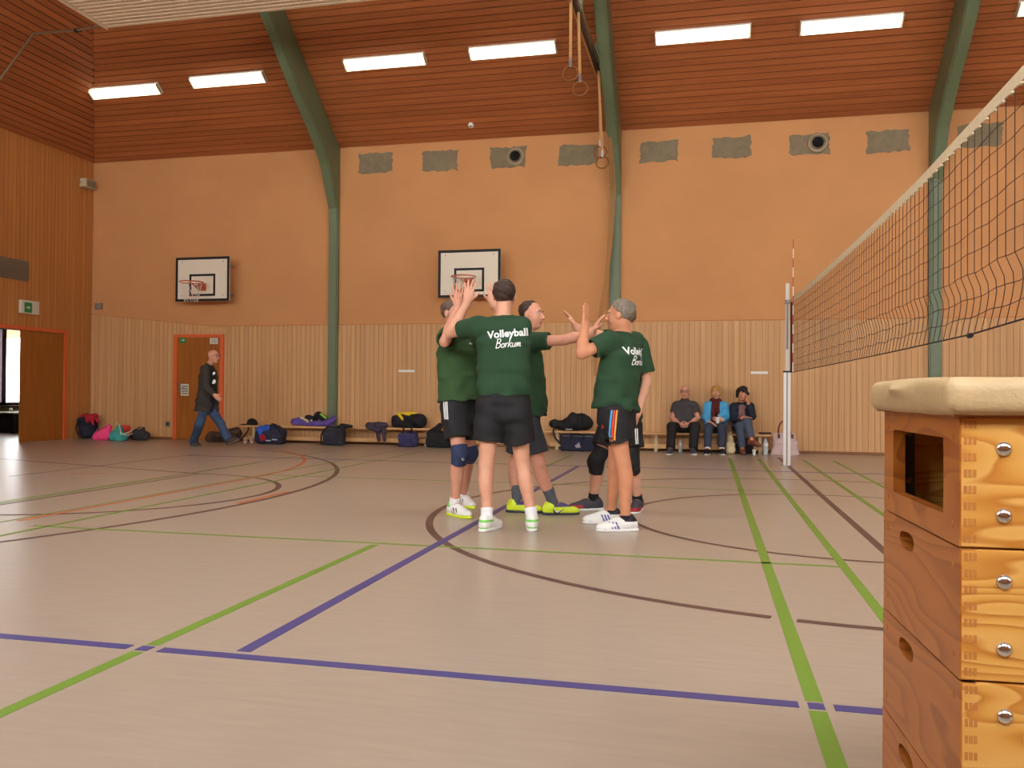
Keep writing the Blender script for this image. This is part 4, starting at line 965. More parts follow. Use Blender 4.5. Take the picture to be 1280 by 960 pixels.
b = foot(534, 566, 560, 15.15); t = thing('sports_bag', 'big black sports bag standing at the right end of the left bench', 'bag', b + V3((.0, 0, 0)))
lump(t, 'body', [(bx(b + V3((0, 0, .15)), (.24, .14, .155), None, .05), .02), (rc(b + V3((-.12, 0, .28)), b + V3((-.02, .02, .4)), .08, .06), .05)], m_blk, 47, .008, floor=0)
strap(t, 'handle', [b + V3((-.02, -.14, .28)), b + V3((.04, -.16, .36)), b + V3((.16, -.15, .34)), b + V3((.2, -.13, .26))], m_dk, .012)
b = foot(684, 740, 541, 15.46, .34); t = thing('duffel_bag', 'black duffel bag with long strap lying on the spectators\' bench', 'bag', b)
lump(t, 'body', [(rc(b + V3((-.3, 0, .12)), b + V3((-.1, 0, .1)), .085, .1), .05), (rc(b + V3((.0, 0, .13)), b + V3((.3, 0, .15)), .13, .13), .06), (rc(b + V3((.05, 0, .24)), b + V3((.25, .02, .24)), .09, .08), .05)], m_blk, 49, .01, floor=.341)
strap(t, 'strap', [b + V3((-.28, -.08, .08)), b + V3((-.27, -.16, -.06)), b + V3((-.18, -.17, -.2)), b + V3((-.12, -.15, -.24))], m_dk, .017)
MB().box((b.x - .05, b.y - .15, b.z + .02), (b.x + .07, b.y - .135, b.z + .045)).build('buckle', mat('silver trim', (160, 150, 130), .4), t)
b = foot(702, 744, 564.5, 15.12); t = thing('sports_bag', 'navy sports bag with a pale triangle mark on the floor under the black duffel', 'bag', b)
sp = lump(t, 'body', [(bx(b + V3((0, 0, .15)), (.31, .14, .15), None, .03), .01)], cloth_mat('midnight nylon', (26, 28, 50)), 51, .004, floor=0)
for q in range(3): MB().obox(b + V3((-.02 + q * .028, -.15, .085 - q * .0 + .012 * q)), (.008, 0, .004), (0, .006, 0), (-.012, 0, .02 + .012 * q)).build('mark_stripe', mat('pale mark', (196, 186, 190), .6), t)
MB().box((b.x - .27, b.y - .146, .265), (b.x + .27, b.y - .138, .275)).build('zip', M_grey, t)
strap(t, 'handle', [b + V3((-.12, -.14, .2)), b + V3((-.1, -.17, .3)), b + V3((.1, -.17, .3)), b + V3((.12, -.14, .2))], m_blk, .012)
# around the spectators
b = foot(907, 918, 569, 15.22); t = thing('tote_bag', 'cream cloth tote bag hanging beside the blue jacket at the bench edge', 'bag', b)
lump(t, 'body', [(rc(b + V3((.01, 0, .06)), b + V3((0, .02, .3)), .065, .055), .03), (bx(b + V3((.01, 0, .1)), (.075, .05, .1), None, .03), .03)], cloth_mat('cream canvas', (214, 194, 150)), 53, .006, .009, floor=0)
strap(t, 'handle', [b + V3((-.04, -.02, .33)), b + V3((.0, -.08, .38)), b + V3((.04, -.02, .33))], MATS['cream canvas'], .008)
b = foot(919, 941, 568, 15.32); t = thing('backpack', 'black backpack on the floor under the bench behind the crossed legs', 'backpack', b)
lump(t, 'body', [(bx(b + V3((0, 0, .13)), (.16, .1, .135), None, .06), .02), (bx(b + V3((.0, -.08, .1)), (.11, .04, .08), None, .03), .02)], m_blk, 55, .007, floor=0)
strap(t, 'strap', [b + V3((-.1, -.09, .24)), b + V3((-.15, -.13, .14)), b + V3((-.13, -.11, .03))], m_dk, .013)
def bottle(px, py, Y, label, h=.27, r=.036):
    b = PY(px, py, Y); b = V3((b.x, Y, 0)); t = thing('water_bottle', label, 'bottle', b)
    MB().lathe(b, (0, 0, 1), [(0, r * .9), (.01, r), (h * .4, r), (h * .45, r * .9), (h * .5, r), (h * .68, r), (h * .85, r * .5), (h * .9, r * .38), (h * .94, r * .38)], 16).build('flask', mat('clear plastic', (186, 196, 200), .15, spec=.6), t, smooth=True)
    MB().lathe(b + V3((0, 0, h * .52)), (0, 0, 1), [(0, r * 1.02), (h * .16, r * 1.02)], 16).build('wrapper', M_white, t)
    MB().lathe(b + V3((0, 0, h * .93)), (0, 0, 1), [(0, r * .44), (h * .07, r * .44)], 12).build('cap', mat('bottle cap', (150, 160, 170), .5), t)
bottle(957, 568.5, 15.2, 'clear plastic water bottle on the floor left of the lilac handbag', .29, .042)
bottle(850.5, 566, 15.34, 'small clear bottle under the bench between the grey polo man\'s feet', .24, .034)
b = PY(942.5, 568.5, 15.15); t = MB().lathe((b.x, 15.15, 0), (0, 0, 1), [(0, .024), (.085, .031), (.09, .032), (.091, .029), (.01, .022)], 16).build('paper_cup', M_white); tag(t, 'white paper cup on the floor beside the black backpack', 'cup')
b = foot(966, 997, 569.5, 15.25); t = thing('handbag', 'pale lilac handbag with brown handles on the floor behind the net post', 'handbag', b)
m_lil = cloth_mat('lilac leather', (196, 170, 164), .06)
S = Sdf().add(loft([(b + V3((0, 0, .02)), .235, .1), (b + V3((0, 0, .2)), .21, .08), (b + V3((0, 0, .37)), .175, .04)], (1, 0, 0), (0, 1, 0)), .01)
sdf_obj('body', S, .010, m_lil, t, wobble(57, .005, 16))
for q in (-1, 1): strap(t, 'handle', [b + V3((-.12, q * .03, .34)), b + V3((-.1, q * .04, .5)), b + V3((-.03, q * .04, .585)), b + V3((.05, q * .04, .52)), b + V3((.09, q * .03, .34))], mat('brown leather', (104, 60, 44), .5), .010)
for q in (-1, 1): MB().box((b.x + q * .11 - .02, b.y - .075, .29), (b.x + q * .11 + .02, b.y - .055, .36)).build('handle_tab', MATS['brown leather'], t)
b = PY(957, 541.5, 15.45); t = thing('glasses_case', 'small dark glasses case lying on the bench beside the crossed-legged woman', 'case', (b.x, 15.45, .34)); lump(t, 'shell', [(rc((b.x - .1, 15.45, .36), (b.x + .08, 15.45, .36), .02, .02), .01)], mat('dark brown case', (60, 30, 24), .5), 59, .001, .006, floor=.341)
MB().box((b.x - .13, 15.44, .34), (b.x + .1, 15.46, .343)).build('base', MATS['dark brown case'], t)

# ================================================================ PEOPLE
UPV = Vector((0, 0, 1))
def skin(nm, c): return mat(nm, c, .5, .06, 20, spec=.35)
SK1 = skin('skin fair', (208, 152, 122)); SK2 = skin('skin tanned', (198, 134, 98)); SK3 = skin('skin ruddy', (206, 146, 118)); M_lip = mat('lips', (168, 96, 84), .5)
def nv(v): return Vector(v).normalized()
def toe_heel(heel, toe):
    """ground frame of a flat foot from its heel and toe pixels"""
    h_, t_ = PZ(*heel), PZ(*toe); f = (t_ - h_); f.z = 0; f.normalize(); return (h_ + f * .085, f)
def hand(S, w, d, n, thumb, spread=.16, curl=.12, s=1.0, k=.006):
    """w wrist, d finger direction, n palm normal (palm faces n), thumb = side vector the thumb leaves on"""
    w, d = Vector(w), nv(d); n = Vector(n); n = nv(n - d * n.dot(d)); t = d.cross(n); t = t if t.dot(Vector(thumb)) > 0 else -t
    M = (t, d, n)
    S.add(bx(w + d * .052 * s, (.040 * s, .047 * s, .0135 * s), M, .012 * s), .014)
    S.add(rc(w - d * .03 * s, w + d * .02 * s, .027 * s, .025 * s), .02)
    for i, (o, L, a) in enumerate(((.029, .076, .9), (.010, .086, .3), (-.010, .080, -.3), (-.028, .062, -.95))):
        b0 = w + d * (.092 - abs(o) * .12) * s + t * o * s; dd = nv(d + t * a * spread)
        m1 = nv(dd + n * curl) * (L * .45 * s); m2 = nv(dd + n * curl * 2.6) * (L * .32 * s); m3 = nv(dd + n * curl * 4) * (L * .25 * s)
        S.add(rc(b0 - dd * .012, b0 + m1, .0095 * s, .0088 * s), k); S.add(rc(b0 + m1, b0 + m1 + m2, .0088 * s, .008 * s), .003); S.add(rc(b0 + m1 + m2, b0 + m1 + m2 + m3, .008 * s, .0068 * s), .003)
    b0 = w + d * .025 * s + t * .028 * s + n * .004; m = b0 + nv(d * .75 + t * .8 + n * .25) * .045 * s; e = m + nv(d * .95 + t * .45 + n * .2) * .036 * s
    S.add(rc(b0, m, .0145 * s, .011 * s), .012); S.add(rc(m, e, .011 * s, .0085 * s), .003)
class Head:
    def __init__(s, c, f, up=UPV, k=1.0):
        s.c = Vector(c); s.f = nv(f); up = Vector(up); s.r = nv(s.f.cross(up)); s.u = s.r.cross(s.f); s.k = k; s.M = (s.r, s.f, s.u)
    def P(s, x, y, z): return s.c + (s.r * x + s.f * y + s.u * z) * s.k
    def e(s, p, r): return el(s.P(*p), tuple(v * s.k for v in r), s.M)
    def c_(s, a, b, r1, r2=None): return rc(s.P(*a), s.P(*b), r1 * s.k, (r1 if r2 is None else r2) * s.k)
    def build(s, S, neck, nr=.058):
        S.add(rc(neck, s.P(0, -.018, -.055), nr * 1.05, nr), .03)
        S.add(s.e((0, -.012, .035), (.077, .097, .083)), .03); S.add(s.e((0, .03, -.035), (.061, .066, .082)), .03)
        S.add(s.e((0, .05, -.088), (.036, .042, .028)), .025)
        for q in (-1, 1):
            S.add(s.e((q * .04, .052, -.028), (.024, .034, .03)), .02)
            S.sub(s.e((q * .033, .103, .010), (.018, .015, .011)), .012)
            S.add(s.e((q * .079, -.008, -.004), (.010, .021, .032)), .008)
            S.add(s.e((q * .012, .106, -.028), (.011, .012, .009)), .006)
        S.add(s.c_((-.04, .079, .031), (.04, .079, .031), .013), .012)
        S.add(s.c_((0, .09, .022), (0, .117, -.02), .009, .0125), .010)
        for q in (-1, 1):
            S.add(s.c_((0, .0925, -.058), (q * .021, .084, -.053), .008, .006), .006); S.add(s.c_((0, .0905, -.071), (q * .018, .083, -.063), .008, .006), .006)
def person(label, J, o):
    """J: joints (world); o: clothing and looks.  Anatomical left/right."""
    feet = J['feet']; base = (feet['L'][0] + feet['R'][0]) / 2; base = Vector((base.x, base.y, 0))
    T = thing('person', label, 'person', base)
    vox = o.get('vox', .0055); cv = o.get('cvox', .008); sk = o.get('skin', SK1); f = nv(o['face']); cf = nv(o.get('chest', o['face'])); cf.z = 0; cf.normalize()
    hs = o.get('hs', 1.0); g = o.get('girth', 1.0); dep = o.get('depth', 1.0)
    H = Head(J['head'], f, o.get('headup', UPV), hs); neck = Vector(J['neck']); pel = (Vector(J['hipL']) + Vector(J['hipR'])) / 2
    rt = cf.cross(UPV).normalized()
    up = neck - pel; TL = up.length; up.normalize()
    def sec(s_, w, d, off=0.0): return (pel + up * (s_ * TL / .52) + cf * off, w * g, d * g * dep)
    S = Sdf()
    lt = o.get('bulk', 1.0)
    S.add(loft([sec(-.07, .14, .105), sec(.08, .145, .10), sec(.24, .145, .105), sec(.38, .155, .10), sec(.46, .12, .075), sec(.52, .055, .055)], rt, cf), .03)
    H.build(S, neck, .055 * o.get('neckk', 1))
    up_f = {}
    for s_ in 'LR':
        sh, e_, w = Vector(J['sh' + s_]), Vector(J['el' + s_]), Vector(J['wr' + s_])
        S.add(rc(neck - up * .05, sh, .05, .055), .04)
        S.add(rc(sh, e_, .052 * lt, .042 * lt), .02)
        m = e_ + (w - e_) * .35; S.add(rc(e_, m, .041 * lt, .043 * lt), .015); S.add(rc(m, w, .043 * lt, .028 * lt), .015)
        hd = J['hand' + s_]; hand(S, w, hd[0], hd[1], hd[2], *hd[3:])
        hp, kn = Vector(J['hip' + s_]), Vector(J['kn' + s_]); O, fd = feet[s_][:2]; fu = nv(feet[s_][2]) if len(feet[s_]) > 2 else UPV; an = O + fu * .095
        S.add(rc(hp, kn, .085 * lt, .056 * lt), .03)
        S.add(rc(kn, an, .051 * lt, .037), .02)
        ax = nv(an - kn); bk = fd - ax * fd.dot(ax); bk = -nv(bk)
        M = (nv(ax.cross(bk)), bk, ax); S.add(el(kn + (an - kn) * .30 + bk * .020, (.052 * lt, .05 * lt, .13), M), .03)
        S.add(el(kn - bk * .022, (.036 * lt, .028, .05), M), .03)
        S.add(rc(an, O + fu * .05 + fd * .10, .036, .026), .02)
        up_f[s_] = (O, nv(fd), fu, an, ax, kn)
    def lips(P):
        d = P - np.array(H.P(0, .098, -.0635)); q = [d @ np.array(v) for v in (H.r, H.f, H.u)]
        return ((np.abs(q[0]) < .021 * hs) & (np.abs(q[2]) < .0105 * hs) & (np.abs(q[1]) < .02 * hs)).astype(int)
    body = sdf_obj('body', S, vox, [sk, M_lip], T, None, lips)
    out = {'T': T, 'H': H, 'pel': pel, 'up': up, 'TL': TL, 'rt': rt, 'cf': cf, 'body': body}
    # ---- eyes, brows
    if o.get('eyes', 1):
        for q in (-1, 1):
            c = H.P(q * .033, .0785, .010)
            e_ = MB().lathe(c - H.f * .011 * hs, H.f, [(0, .002), (.002, .007), (.006, .0098), (.011, .0105), (.016, .0098), (.020, .0068), (.0216, .003)], 12).build('eye', mat('eye white', (196, 178, 164), .35), T, smooth=True)
            MB().lathe(c + H.f * .0075 * hs, H.f, [(0, .0064), (.0036, .005)], 10).build('iris', mat('iris', (52, 40, 32), .3), e_)
            MB().tube([H.P(q * .016, .096, .033), H.P(q * .033, .0945, .039), H.P(q * .05, .082, .032)], .0042 * hs, 6).build('eyebrow', o.get('haircol', MATS['black']), T)
    # ---- hair
    st = o.get('hair')
    if st:
        hm_ = o['haircol']; S = Sdf()
        gx = st.get('grow', .007)
        cap = H.e((0, -.014, .037), (.078 + gx, .098 + gx, .084 + gx))
        a, b = st.get('front', (.088, .070)), st.get('nape', (-.085, -.085))
        n_ = nv(H.f * (a[1] - b[1]) - H.u * (a[0] - b[0])); cap = plane_cut(cap, H.P(0, a[0], a[1]), n_)
        S.add(cap, .004)
        for q in (-1, 1): S.sub(H.e((q * .088, -.002, -.012), (.03, .026, .036)), .006)
        for p_ in st.get('extra', ()): S.add(H.e(*p_), .02)
        for p_ in st.get('carve', ()): S.sub(H.e(*p_), .015)
        sdf_obj('hair', S, min(vox * 1.1, .007), hm_, T, wobble(int(base.x * 97) % 89, st.get('rough', .003), 60))
    # ---- top
    sc = o.get('shirt')
    if sc:
        S = Sdf(); hem = sc.get('hem', .12); w = sc.get('w', (.2, .188, .185, .19, .155)); d = sc.get('d', (.145, .138, .132, .13, .10)); bel = sc.get('belly', 0)
        tor = loft([sec(-hem - .05, w[0], d[0], bel * .5), sec(.06, w[1], d[1], bel), sec(.22, w[2], d[2], bel * .6), sec(.37, w[3], d[3]), sec(.455, w[4], d[4]), sec(.51, .075, .07)], rt, cf)
        hc = pel - up * hem; tor = plane_cut(tor, hc, -up)
        S.add(tor, .02)
        fr_ = sc.get('sleeve', .62)
        for s_ in 'LR':
            sh, e_, wr_ = Vector(J['sh' + s_]), Vector(J['el' + s_]), Vector(J['wr' + s_]); ax = nv(e_ - sh); r0 = sc.get('sr', (.078, .074))
            S.add(rc(neck - up * .055, sh, .062, .066), .05)
            if fr_ <= 1:
                end = sh + (e_ - sh) * fr_
                slv = plane_cut(rc(sh, end + ax * .06, r0[0], r0[1]), end, ax)
                S.add(slv, .035)
            else:
                S.add(rc(sh, e_, r0[0], r0[1] * .86), .03); ax2 = nv(wr_ - e_); end = wr_ - ax2 * .01
                S.add(plane_cut(rc(e_, wr_ + ax2 * .04, r0[1] * .86, .045), end, ax2), .02)
        for s_ in 'LR':
            sh, e_, wr_ = Vector(J['sh' + s_]), Vector(J['el' + s_]), Vector(J['wr' + s_])
            if fr_ <= 1: ax = nv(e_ - sh); end = sh + (e_ - sh) * fr_; S.sub(plane_cut(rc(end - ax * .03, end + ax * .1, r0[1] - .019, r0[1] - .018), end - ax * .03, -ax), .003)
        S.sub(rc(neck + up * .03, H.P(0, -.01, -.05), .064, .07), .01)
        if sc.get('open'):
            S.sub(bx(pel + up * .22 + cf * .2, (sc.get('ow', .05), .12, .42), (rt, cf, up), .02), .01)
        s1, s2 = np.random.RandomState(sc.get('seed', 1)).rand(2) * 6
        upn, rtn, cfn = np.array(up), np.array(rt), np.array(cf); pn = np.array(pel)
        def folds(X, Y, Z):
            u = (X - pn[0]) * rtn[0] + (Y - pn[1]) * rtn[1] + (Z - pn[2]) * rtn[2]; v = (X - pn[0]) * upn[0] + (Y - pn[1]) * upn[1] + (Z - pn[2]) * upn[2]
            t_ = (X - pn[0]) * cfn[0] + (Y - pn[1]) * cfn[1] + (Z - pn[2]) * cfn[2]
            lo_ = np.clip(1 - v / .45, .25, 1)
            return lo_ * (.007 * np.sin(38 * v + 16 * u + 2.5 * np.sin(9 * u + s1) + 8 * t_) + .006 * np.sin(26 * v - 30 * u + s2 + 3 * np.sin(11 * v) + 20 * t_) + .004 * np.sin(34 * u + 10 * v + s1))
        out['shirt'] = sdf_obj(sc.get('name', 'shirt'), S, cv, sc['mat'], T, folds)
        if sc.get('collar'):
            S = Sdf().add(minus(plane_cut(rc(neck - up * .02, neck + up * .05, .078, .07), neck + up * .035, up), rc(neck - up * .05, neck + up * .09, .063, .06)), .004); sdf_obj('collar', S, .007, sc['mat'], T)
        if sc.get('open'):
            S = Sdf().add(loft([sec(-.06, .155, .122), sec(.1, .16, .122), sec(.3, .17, .124), sec(.42, .15, .108), sec(.49, .085, .075)], rt, cf), .02); out['inner'] = sdf_obj('inner_top', S, cv, sc['inner'], T, wobble(5, .004, 25))
    # ---- bottoms
    pc = o.get('pants')
    if pc:
        S = Sdf(); top = pc.get('top', .10); L_ = pc.get('len', .62); r_ = pc.get('r', (.108, .112)); pw = pc.get('w', (.165, .178)); pd = pc.get('d', (.122, .132))
        S.add(plane_cut(loft([sec(-.06, pw[1], pd[1]), sec(.03, pw[1], pd[1]), sec(top + .05, pw[0], pd[0])], rt, cf), pel + up * top, up), .02)
        for s_ in 'LR':
            hp, kn = Vector(J['hip' + s_]), Vector(J['kn' + s_]); an = up_f[s_][3]; ax = nv(kn - hp)
            if L_ <= 1:
                end = hp + (kn - hp) * L_; S.add(plane_cut(rc(hp, end + ax * .08, r_[0], r_[1]), end, ax), .025)
            else:
                S.add(rc(hp, kn, r_[0], r_[1]), .03); ax2 = nv(an - kn); end = an - ax2 * pc.get('cuff', .0)
                S.add(plane_cut(rc(kn, end + ax2 * .06, r_[1], pc.get('rb', .066)), end, ax2), .02)
                S.add(el(kn, (r_[1], r_[1], r_[1])), .02)
        if L_ <= 1 or pc.get('clip'):
            hz = pel - up * (sc.get('hem', .12) - .03)
            S.sub(((lambda X, Y, Z, c=np.array(hz), n=np.array(up): -((X - c[0]) * n[0] + (Y - c[1]) * n[1] + (Z - c[2]) * n[2])), np.array(hz) - .6, np.array(hz) + .6), .004)
            for s_ in ('LR' if L_ <= 1 else ''):
                hp, kn = Vector(J['hip' + s_]), Vector(J['kn' + s_]); ax = nv(kn - hp); end = hp + (kn - hp) * L_
                S.sub(plane_cut(rc(end - ax * .04, end + ax * .14, r_[1] - .024, r_[1] - .022), end - ax * .04, -ax), .003)
        out['pants'] = sdf_obj(pc.get('name', 'shorts'), S, cv, pc['mat'], T, wobble(pc.get('seed', 3), pc.get('amp', .005), 22))
    # ---- socks, shoes, knee pads
    so = o.get('socks'); sho = o['shoes']
    for s_ in 'LR':
        O, fd, fu, an, ax, kn = up_f[s_]; sd = fd.cross(fu).normalized()
        Q = lambda x, y, z: O + sd * x + fd * y + fu * z
        if so:
            tp = an - ax * so[1]; S = Sdf().add(plane_cut(rc(tp - ax * .05, an, .047 + so[1] * .05, .043), tp, -ax), .01).add(rc(an, Q(0, -.02, .06), .042, .04), .02)
            sdf_obj('sock', S, .007, so[0], T, wobble(9, .0015, 40))
        M = (sd, fd, fu); k_ = sho.get('k', 1.0)
        S = Sdf()
        for p_, r_, kk in (((0, -.046, .048), (.039, .047, .056), .02), ((0, .14, .030), (.049, .088, .042), .03), ((0, .06, .045), (.044, .09, .050), .03)): S.add(el(Q(*[v * k_ for v in p_]), [v * k_ for v in r_], M), kk)
        S.add(rc(Q(0, -.01, .07), Q(0, .07, .062), .046, .036), .03); S.add(rc(Q(0, -.018, .06), Q(0, -.022, sho.get('high', .088)), .046, .044), .02)
        S.sub(rc(Q(0, -.012, sho.get('high', .088) + .045), Q(0, .0, sho.get('high', .088) - .008), .036, .034), .006)
        S.sub(((lambda X, Y, Z, O=np.array(O + fu * .012), n=np.array(fu): (X - O[0]) * n[0] + (Y - O[1]) * n[1] + (Z - O[2]) * n[2]), np.array(O) - .5, np.array(O) + .5), .003)
        On, fdn, fun, sdn = (np.array(v) for v in (O, fd, fu, sd))
        pf = sho.get('paint')
        shoe = sdf_obj('shoe', S, min(vox * 1.1, .007), sho['mats'], T, None, (lambda P: pf((P - On) @ sdn / k_, (P - On) @ fdn / k_, (P - On) @ fun / k_)) if pf else None)
        S = Sdf()
        for p_, r_ in (((0, -.035, .0), (.044, .066, .06)), ((0, .12, .0), (.053, .112, .06)), ((0, .04, 0), (.042, .1, .06))): S.add(el(Q(*[v * k_ for v in p_]), [v * k_ for v in r_], M), .03)
        f0 = S.p; S2 = Sdf()
        for (pr_, kk, sg) in f0: S2.add(plane_cut(plane_cut(pr_, O + fu * .024, fu), O + fu * .0005, -fu), .004)
        sdf_obj('sole', S2, min(vox * 1.1, .007), sho['sole'], shoe)
        out['shoe' + s_] = (shoe, Q)
        kp = o.get('kneepad', {}).get(s_)
        if kp:
            hp = Vector(J['hip' + s_]); a1 = nv(hp - kn); t1 = kn + a1 * kp[1]; t2 = kn + ax * kp[2]
            S = Sdf().add(plane_cut(rc(kn, t1 + a1 * .03, .067, .075), t1, a1), .01).add(plane_cut(rc(kn, t2 + ax * .03, .067, .065), t2, ax), .01).add(el(kn + fd * .028, (.058, .05, .075)), .03)
            out['pad' + s_] = sdf_obj('knee_pad', S, .008, kp[0], T, wobble(12, .002, 30))
    return out
def px_decal(name, target, pts, Y, w, m, parent, lift=.003):
    """ribbon whose run is read off the photograph, laid onto a garment"""
    c = PY(*pts[len(pts) // 2], Y); sc_ = (c - EYE).dot(CF) / FPX; P2 = []
    for i in range(len(pts) - 1):
        for j in range(8): u = j / 8; P2.append((pts[i][0] + (pts[i + 1][0] - pts[i][0]) * u, pts[i][1] + (pts[i + 1][1] - pts[i][1]) * u))
    P2.append(pts[-1]); q = pts[len(pts) // 2]
    vs, fs = strip2([((x - q[0]) * sc_, -(y - q[1]) * sc_) for x, y in P2], w)
    return decal(name, target, vs, fs, c, CR, CU, m, parent, lift)
def poly_decal(name, target, pts, c3, ux, uy, s, m, parent, lift=.003):
    vs = [(x * s, y * s) for x, y in pts]; return decal(name, target, vs, [tuple(range(len(vs)))], c3, ux, uy, m, parent, lift)

M_shirt = mat('bottle green jersey', (35, 65, 39), .85, .06, 10, bump=.1, bscale=300)
M_blks = mat('black sport fabric', (24, 23, 25), .75, .1, 8); M_print = mat('white print', (228, 228, 222), .7)
M_wsock = mat('white sock', (226, 224, 222), .85); M_gsock = mat('grey sock', (84, 86, 92), .85); M_bsock = mat('black sock', (26, 26, 32), .85)
H_brown = mat('dark brown hair', (58, 40, 30), .6, .25, 60, bump=.3, bscale=220); H_grey = mat('grey hair', (118, 106, 90), .7, .3, 90, bump=.25, bscale=260, stretch=(1, 1, .35)); H_mid = mat('brown grey hair', (92, 72, 56), .6, .25, 60, bump=.3, bscale=220)
H_blond = mat('blonde hair', (190, 142, 76), .6, .2, 50, bump=.6, bscale=120); H_black = mat('black brown hair', (36, 24, 22), .6, .2, 40, bump=.8, bscale=90)
M_wleather = mat('white shoe', (222, 220, 212), .5); M_lime = mat('lime green', (120, 198, 84), .5); M_neon = mat('neon yellow', (204, 222, 44), .5); M_dsole = mat('dark sole', (52, 52, 60), .6); M_bshoe = mat('black shoe panel', (34, 32, 38), .5)
M_pnav = mat('navy knee pad', (44, 54, 86), .8, .1, 20)
P = PY
def two(a, b): return {'L': a, 'R': b}

# ---- the player seen from behind, arms raised
J = dict(head=P(630.5, 370.5, 6.2), neck=P(629, 396, 6.18), shL=P(596, 408, 6.17), shR=P(651, 408, 6.22), elL=P(563, 416, 6.37), wrL=P(584.5, 377, 6.42), elR=P(646, 414, 6.5), wrR=P(616, 379, 6.62),
         hipL=P(614, 508, 6.2), hipR=P(646, 508, 6.22), knL=P(608, 580, 6.2), knR=P(653.5, 582, 6.3),
         feet=two((Vector((-1.605, 6.14, 0)), nv((.2, .97, 0))), (Vector((-1.285, 6.26, 0)), nv((-.2, .97, 0)))),
         handL=((.12, .05, 1), (-.1, 1, .05), (1, 0, 0), .34, .05), handR=((-.05, .05, 1), (-.2, 1, 0), (-1, 0, 0), .34, .05))
def pa(u, v, w): return np.where((v < -.05) & (w < .032), 1, np.where((w > .070) & (w < .087) & (v < .03), 1, np.where((v > .1) & (np.abs(u) < .02), 2, 0)))
a = person('player seen from behind in green Volleyball Borkum shirt, both arms raised', J, dict(face=(-.12, 1, .02), chest=(-.16, 1, 0), skin=SK1, hair=dict(front=(.07, .095), nape=(-.06, -.105), grow=.010), haircol=H_brown, eyes=0,
    shirt=dict(mat=M_shirt, hem=-.085, sleeve=.55, w=(.20, .198, .195, .205, .17), seed=3), pants=dict(mat=M_blks, len=.60, r=(.112, .118), w=(.17, .185), top=.12, seed=5), socks=(M_wsock, .075),
    shoes=dict(mats=[M_wleather, M_lime, M_bshoe], sole=M_wleather, paint=pa)))
def back_text(a, org, ux, uy, w1, w2, gap):
    vs, fs = text2('Volleyball', .1, .003); xs = [v[0] for v in vs]; k_ = w1 / (max(xs) - min(xs)); mid = (max(xs) + min(xs)) / 2
    decal('lettering', a['shirt'], [((x - mid) * k_, y * k_) for x, y in vs], fs, org, ux, uy, M_print, a['shirt'], .004)['label'] = 'white bold print reading Volleyball'
    # handwritten Borkum as pen strokes
    G = {'B': ([[(0, 0), (.12, 1)], [(.02, .98), (.3, 1.04), (.48, .9), (.4, .66), (.12, .54), (.4, .5), (.5, .3), (.36, .06), (0, 0)]], .58),
         'o': ([[(.25, .46), (.08, .36), (.04, .14), (.16, .01), (.32, .08), (.38, .3), (.25, .46), (.4, .4)]], .44),
         'r': ([[(.0, .4), (.1, .44), (.04, 0), (.12, .3), (.24, .46), (.34, .42)]], .38),
         'k': ([[(.0, 0), (.18, 1)], [(.4, .5), (.1, .24), (.2, .2), (.36, 0), (.46, .06)]], .48),
         'u': ([[(.06, .46), (.02, .12), (.12, 0), (.26, .1), (.36, .46), (.32, .06), (.42, 0)]], .46),
         'm': ([[(.0, .0), (.06, .44), (.05, .1), (.18, .42), (.24, .36), (.22, .0), (.36, .42), (.44, .34), (.42, .04), (.54, .02)]], .56)}
    x = 0; V_, F_ = [], []
    for ch in 'Borkum':
        st, adv = G[ch]
        for s_ in st:
            pts = []
            for i in range(len(s_) - 1):
                p0, p1, p2, p3 = [Vector(s_[min(max(i + d, 0), len(s_) - 1)]) for d in (-1, 0, 1, 2)]
                for j in range(5): u = j / 5; pts.append(.5 * ((2 * p1) + (p2 - p0) * u + (2 * p0 - 5 * p1 + 4 * p2 - p3) * u * u + (3 * p1 - p0 - 3 * p2 + p3) * u ** 3))
            pts.append(Vector(s_[-1])); vs, fs = strip2([(p.x + x + .22 * p.y, p.y) for p in pts], .105); k0 = len(V_); V_ += vs; F_ += [tuple(i + k0 for i in f) for f in fs]
        x += adv
    k_ = w2 / x
    decal('lettering', a['shirt'], [((u - x / 2) * k_, v * k_) for u, v in V_], F_, Vector(org) - nv(uy) * gap, ux, uy, M_print, a['shirt'], .0045)['label'] = 'white handwritten print reading Borkum'
c = P(634, 420.5, 6.05); ux = nv(a['rt'] + UPV * .10); back_text(a, c, ux, nv(UPV - a['rt'] * .10), .302, .185, .078)

# ---- the player on the left, facing him, blue knee pad
J = dict(head=P(566.5, 392, 6.85), neck=P(571, 414, 6.88), shR=P(560, 420, 6.74), shL=P(590, 418, 7.0), elR=P(556, 427, 6.48), wrR=P(572.5, 382, 6.50), elL=P(613, 414, 6.9), wrL=P(629, 380, 6.78),
         hipR=P(568, 514, 6.80), hipL=P(582, 514, 6.94), knR=P(574.5, 567, 6.72), knL=P(587, 566, 7.0),
         feet={'R': toe_heel((561, 643), (590, 649)), 'L': toe_heel((574, 631), (598, 638))},
         handR=((-.02, .06, 1), (.6, -.8, .05), (0, -1, 0), .3, .05), handL=((.02, .0, 1), (.3, -1, 0), (1, 0, 0), .3, .05))
def pb(u, v, w): return np.where((v > .02) & (v < .1) & (np.sin(v * 170 + w * 90) > .45) & (w < .075), 1, np.where((w > .075) & (v < 0), 2, np.where((v > .15) & (w < .03), 3, 0)))
